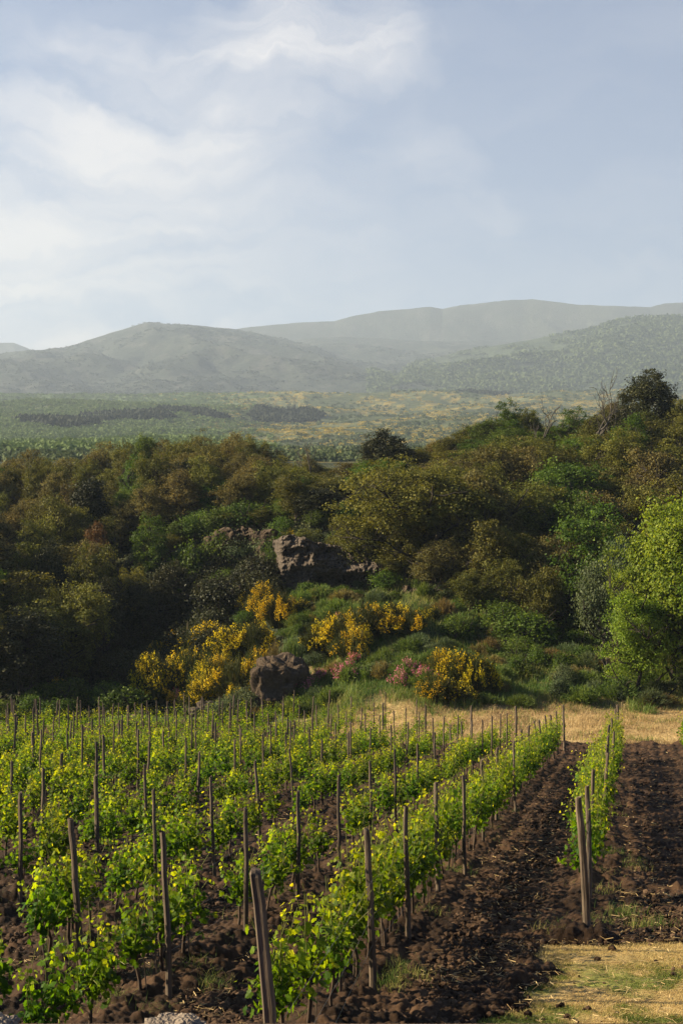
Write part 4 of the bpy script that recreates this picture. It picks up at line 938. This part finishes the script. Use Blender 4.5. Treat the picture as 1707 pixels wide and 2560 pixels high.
def cliff(pts, seed, mat, amp=.9):
    """pts: (u, v_top, v_foot, y); a broken rock face leaning out at the top"""
    us = np.array([p[0] for p in pts], float); n = 170; m = 90
    uu = np.linspace(us[0], us[-1], n); vt = np.interp(uu, us, [p[1] for p in pts]); vf = np.interp(uu, us, [p[2] for p in pts]); yy = np.interp(uu, us, [p[3] for p in pts])
    s = np.linspace(-.25, 1.5, m)[:, None]
    zt = (CV-vt)/F*yy+(fbm(uu/40, uu*0, seed+31, 4)-.5)*.9-.2; zf = (CV-vf)/F*yy; x0 = (uu-CU)/F*yy
    t = np.minimum(s, 1.0); z = zf+(zt-zf)*t; back = np.maximum(s-1, 0)*9
    X = x0[None]+0*s; ed = np.minimum(sst(np.linspace(0, 1, n), 0, .08), 1-sst(np.linspace(0, 1, n), .92, 1))[None]
    q = fbm(X/1.1, z/1.1, seed+40, 3)*2.2
    nz = (1-np.abs(fbm(X/3.2+q*.25, z/2.4, seed, 3, .5)*2-1)*1.6)*1.1+(1-np.abs(fbm(X/1.1, z/.8+q*.3, seed+3, 5, .62)*2-1)*1.5)*.75+(fbm(X/.22, z/.22, seed+9, 3)-.5)*.28
    under = sst(fbm(X/2.5, X*0, seed+50, 2), .35, .6)*(1-sst(t, .25, .5))*1.5
    Yc = yy[None]-nz*amp*np.minimum(1, np.maximum(.25, t+.3))-.5*t*amp+under+back+(1-ed)*3.0
    Z = z+(fbm(X/.8, s*3+0*X, seed+20, 3)-.5)*.5*sst(t, .7, 1)-np.maximum(s-1, 0)*.5
    V = np.c_[(X*(Yc/yy[None])).ravel(), Yc.ravel(), Z.ravel()]
    link('cliff', mk_mesh('cliff', V, [gridfaces(m, n)], mat, smooth=False), kind='structure')
cliff([(680, 1335, 1475, 101), (740, 1335, 1485, 100), (800, 1350, 1480, 99.5), (860, 1370, 1485, 99), (920, 1395, 1500, 98.5), (1010, 1435, 1525, 97.5)], 3, RK, 1.2)
cliff([(505, 1345, 1430, 110), (550, 1325, 1450, 109), (620, 1315, 1455, 108), (700, 1325, 1450, 104)], 13, RKD, .9)
cliff([(980, 1440, 1540, 97), (1040, 1470, 1590, 94), (1100, 1520, 1640, 92), (1170, 1540, 1660, 91), (1230, 1560, 1650, 92)], 23, RKD, .9)
def boulder(u, vt, vb, w, y, mat, seed, label, name='boulder', deep=1.0, sub=5):
    import bmesh
    bm = bmesh.new(); bmesh.ops.create_icosphere(bm, subdivisions=sub, radius=1.0)
    V = np.array([v.co[:] for v in bm.verts]); Fc = np.array([[v.index for v in f.verts] for f in bm.faces]); bm.free()
    V = np.sign(V)*np.abs(V)**.6
    n = fbm(V[:, 0]*1.4+seed+V[:, 1], V[:, 2]*1.6+V[:, 1]*1.3, seed, 5, .55)-.5; n2 = (1-np.abs(fbm(V[:, 0]*3+V[:, 1]*2, V[:, 2]*3-V[:, 1]*2+seed, seed+5, 3)*2-1))
    n3_ = np.clip(1-worley(V[:, 0]*2.1+V[:, 1]*1.3+seed, V[:, 2]*2.3-V[:, 1], seed+8), 0, 1)
    V = V*(1+n*.85+n2*.16+n3_*.18-.2)[:, None]
    hw = w/F*y/2; hh = (vb-vt)/F*y/2; x = (u-CU)/F*y; zc = (CV-(vt+vb)/2)/F*y
    V = V*np.array([hw*1.05, hw*deep, hh*1.1])
    link(name, mk_mesh(name, V, [Fc], mat, smooth=False), None, (x, y, zc), label, 'boulder' if name == 'boulder' else 'stone')
boulder(700, 1655, 1800, 120, 78.5, RKD, 4, 'big brown earth-covered boulder between the yellow broom and the pink valerian')
boulder(1010, 1690, 1790, 95, 77, RKD, 8, 'reddish brown rock outcrop left of the lower broom bush')
boulder(1105, 1770, 1800, 110, 74, RKD, 11, 'low flat rock at the foot of the mound behind the posts')
for i, (u, vt, vb, w, y) in enumerate([(490, 1768, 1790, 34, 80), (515, 1755, 1785, 40, 80.5), (545, 1765, 1790, 30, 80), (570, 1760, 1795, 36, 79.5), (605, 1762, 1795, 40, 79.5), (635, 1770, 1800, 34, 79)]):
    boulder(u, vt, vb, w, y, RK, 30+i, f"grey rock on the dry grass behind the far posts, {ordw(i+1)} from the left of six", 'rock', sub=3)
STN = rock_mat('pale_stone', (.14, .11, .085), (.25, .20, .15), (.31, .25, .19))
boulder(432, 2546, 2640, 150, 3.45, STN, 50, 'pale rounded stone on the terrace edge at the bottom of the view', 'stone', sub=5)
boulder(-5, 2546, 2650, 90, 3.5, STN, 52, 'grey stone on the terrace edge in the bottom left corner', 'stone', sub=4)

# ------------------------------------------------------------------ plateau and far hillside vegetation
def blob(seed, n, fl=.8):
    r = np.random.default_rng(seed); D = r.normal(size=(n, 3)); D /= np.linalg.norm(D, axis=1)[:, None]; D[:, 2] = np.abs(D[:, 2])*1.0
    C = D*r.uniform(.6, 1.0, n)[:, None]; C[:, 2] *= fl
    V, fc, k = leaf_cloud(C, r.uniform(.35, .7, n), D+r.normal(0, .5, (n, 3)), r, 'kite'); return V, fc[0]
BL = [blob(i, 46) for i in range(6)]; BLs = [blob(20+i, 22) for i in range(5)]
def far_scatter(name, label, n, y0, y1, a0, a1, cond, rad, mat, tl_, p=.6, squash=1.0, seed=1):
    r = np.random.default_rng(seed); X, Y = sample_fan(n, y0, y1, a0, a1, r, p); ok = cond(X, Y, r); X, Y = X[ok], Y[ok]
    sz = rad(X, Y, r); Z = height(X, Y)
    V, Fc, ids = scatter(tl_, X, Y, Z-.1*sz, sz, r, squash); tt = r.random(len(X))
    link(name, mk_mesh(name, V, [Fc], mat, attrs={'tint': np.clip(tt[ids]+r.normal(0, .15, len(ids)), 0, 1)}), kind='stuff', label=label)
FG = flat_tint_mat('scrub_leaf', [(0, (.050, .072, .026)), (.5, (.078, .105, .038)), (1, (.115, .145, .055))], .8, .2)
FY = flat_tint_mat('far_broom', [(0, (.20, .17, .03)), (1, (.46, .34, .05))], .8, .2)
FD = flat_tint_mat('conifer_leaf', [(0, (.014, .020, .010)), (1, (.032, .042, .018))], .8, .1)
FL = flat_tint_mat('pale_wood_leaf', [(0, (.10, .145, .045)), (1, (.145, .20, .062))], .8, .2)
uof = lambda X, Y: X/Y*F+CU
far_scatter('scrub', 'green scrub and small trees dotted over the plateau', 26000, 330, 2750, -.27, .27, lambda X, Y, r: fbm(X/60, Y/110, 201, 3)+r.normal(0, .08, len(X)) > .45, lambda X, Y, r: r.uniform(.7, 1.0, len(X))*r.uniform(.9, 2.6, len(X))*(1+Y/2600), FG, BL, .3)
far_scatter('flowering_broom_scrub', 'yellow flowering broom scrub on the plateau', 20000, 400, 2750, -.2, .27, lambda X, Y, r: (fbm(X/34, Y/60, 70, 4) > .46) & (uof(X, Y)+r.normal(0, 90, len(X)) > 430), lambda X, Y, r: r.uniform(.8, 2.0, len(X))*(1+Y/2200), FY, BLs, .3, .8, 2)
far_scatter('pale_woodland', 'pale green woodland at the foot of the left mountain', 34000, 400, 2800, -.27, .0, lambda X, Y, r: uof(X, Y)+r.normal(0, 60, len(X)) < 560, lambda X, Y, r: r.uniform(1.8, 4.2, len(X)), FL, BL, .2, 1.0, 3)
def belts(X, Y, r):
    u = uof(X, Y)+(fbm(Y/30, X/60, 411, 3)-.5)*120; Y = Y+(fbm(X/45, Y*0, 412, 3)-.5)*110
    return ((u > 70) & (u < 255) & (np.abs(Y-1230-.3*(u-70)) < 30)) | ((u > 250) & (u < 420) & (np.abs(Y-1420) < 50)) | ((u > 400) & (u < 530) & (np.abs(Y-1560) < 55)) | ((u > 640) & (u < 785) & (np.abs(Y-1620) < 60)) | ((u > 1150) & (u < 1270) & (np.abs(Y-2380) < 60))
far_scatter('conifer_belt', 'dark conifer belts crossing the plateau', 90000, 500, 2500, -.25, .14, belts, lambda X, Y, r: r.uniform(3.0, 4.6, len(X))*(1+Y/3500), FD, BLs, .4, 1.5, 4)
far_scatter('mountain_woodland', 'bushy green woodland on the right-hand mountain slope', 9000, 2750, 3950, .02, .27, lambda X, Y, r: fbm(X/160, Y/200, 301, 3)+r.normal(0, .05, len(X)) > .44, lambda X, Y, r: r.uniform(7, 16, len(X)), FG, BLs, .2, .9, 5)
far_scatter('mountain_heath', 'dark heath and bushes on the left mountain', 9000, 2900, 4750, -.27, .10, lambda X, Y, r: fbm(X/120, Y/160, 302, 3)+r.normal(0, .08, len(X)) > .5, lambda X, Y, r: r.uniform(4, 9, len(X)), flat_tint_mat('heath_leaf', [(0, (.030, .040, .022)), (1, (.052, .062, .036))], .9), BLs, .2, .7, 6)

def under(X, Y, r):
    u = uof(X, Y); return ~((u > 560) & (u < 1180) & (Y < 99)) & ~((u > 1180) & (Y < 84)) & (Y > 82) & ~((u > 660) & (u < 1000) & (Y > 98) & (Y < 103))
far_scatter('undergrowth', 'dark green undergrowth covering the ground beneath the trees', 15000, 82, 142, -.40, .33, under, lambda X, Y, r: r.uniform(.25, .75, len(X)), flat_tint_mat('undergrowth_leaf', [(0, (.020, .030, .009)), (.6, (.045, .062, .016)), (1, (.11, .10, .035))], .8, .2), BLs, .6, .9, 9)
# ------------------------------------------------------------------ haze: one closed box of even, thin air
import bmesh
bm = bmesh.new()
x0, x1, y0, y1, z0, z1 = -8200, 8200, -60, 9100, -40, 1300
vs = [bm.verts.new(c) for c in ((x0, y0, z0), (x1, y0, z0), (x1, y1, z0), (x0, y1, z0), (x0, y0, z1), (x1, y0, z1), (x1, y1, z1), (x0, y1, z1))]
for f in ((0, 3, 2, 1), (4, 5, 6, 7), (0, 1, 5, 4), (1, 2, 6, 5), (2, 3, 7, 6), (3, 0, 4, 7)): bm.faces.new([vs[i] for i in f])
hm = bpy.data.meshes.new('haze'); bm.to_mesh(hm); bm.free()
mat = bpy.data.materials.new('haze'); mat.use_nodes = True; nt = mat.node_tree; nt.nodes.remove(nt.nodes['Principled BSDF'])
pv = nt.nodes.new('ShaderNodeVolumePrincipled'); pv.inputs['Color'].default_value = (.60, .72, .88, 1); pv.inputs['Density'].default_value = 1.5e-4; pv.inputs['Anisotropy'].default_value = .12
nt.links.new(pv.outputs[0], nt.nodes['Material Output'].inputs['Volume']); mat.cycles.homogeneous_volume = True if hasattr(mat.cycles, 'homogeneous_volume') else False
hm.materials.append(mat); link('haze', hm, kind='stuff', label='pale haze in the air over the whole valley')

# ------------------------------------------------------------------ labels of the plants, each told apart
from collections import defaultdict
gr = defaultdict(list)
for rec in ALL: gr[(rec[1], rec[2])].append(rec)
GN = {'oak tree': 'oaks of the wood', 'tree': 'broadleaf trees of the wood', 'evergreen tree': 'evergreens of the wood', 'shrub': 'shrubs on the slopes'}
for (ph, reg), rs in gr.items():
    rs.sort(key=lambda w: w[5])
    for i, (o, _p, _r, cat, g, u, y) in enumerate(rs):
        o['label'] = f"{ph} {reg}" if len(rs) == 1 else f"{ph} {reg}, {ordw(i+1)} such from the left"
        o['category'] = cat; o['group'] = g or GN.get(cat, cat+' group')
for o in list(S.objects):
    for k in ('H', 'R'):
        if k in o: del o[k]
# prototypes never placed are removed
for o in list(S.objects):
    if o.parent is None and o.type == 'EMPTY' and 'label' not in o:
        for c in list(o.children): bpy.data.objects.remove(c)
        bpy.data.objects.remove(o)
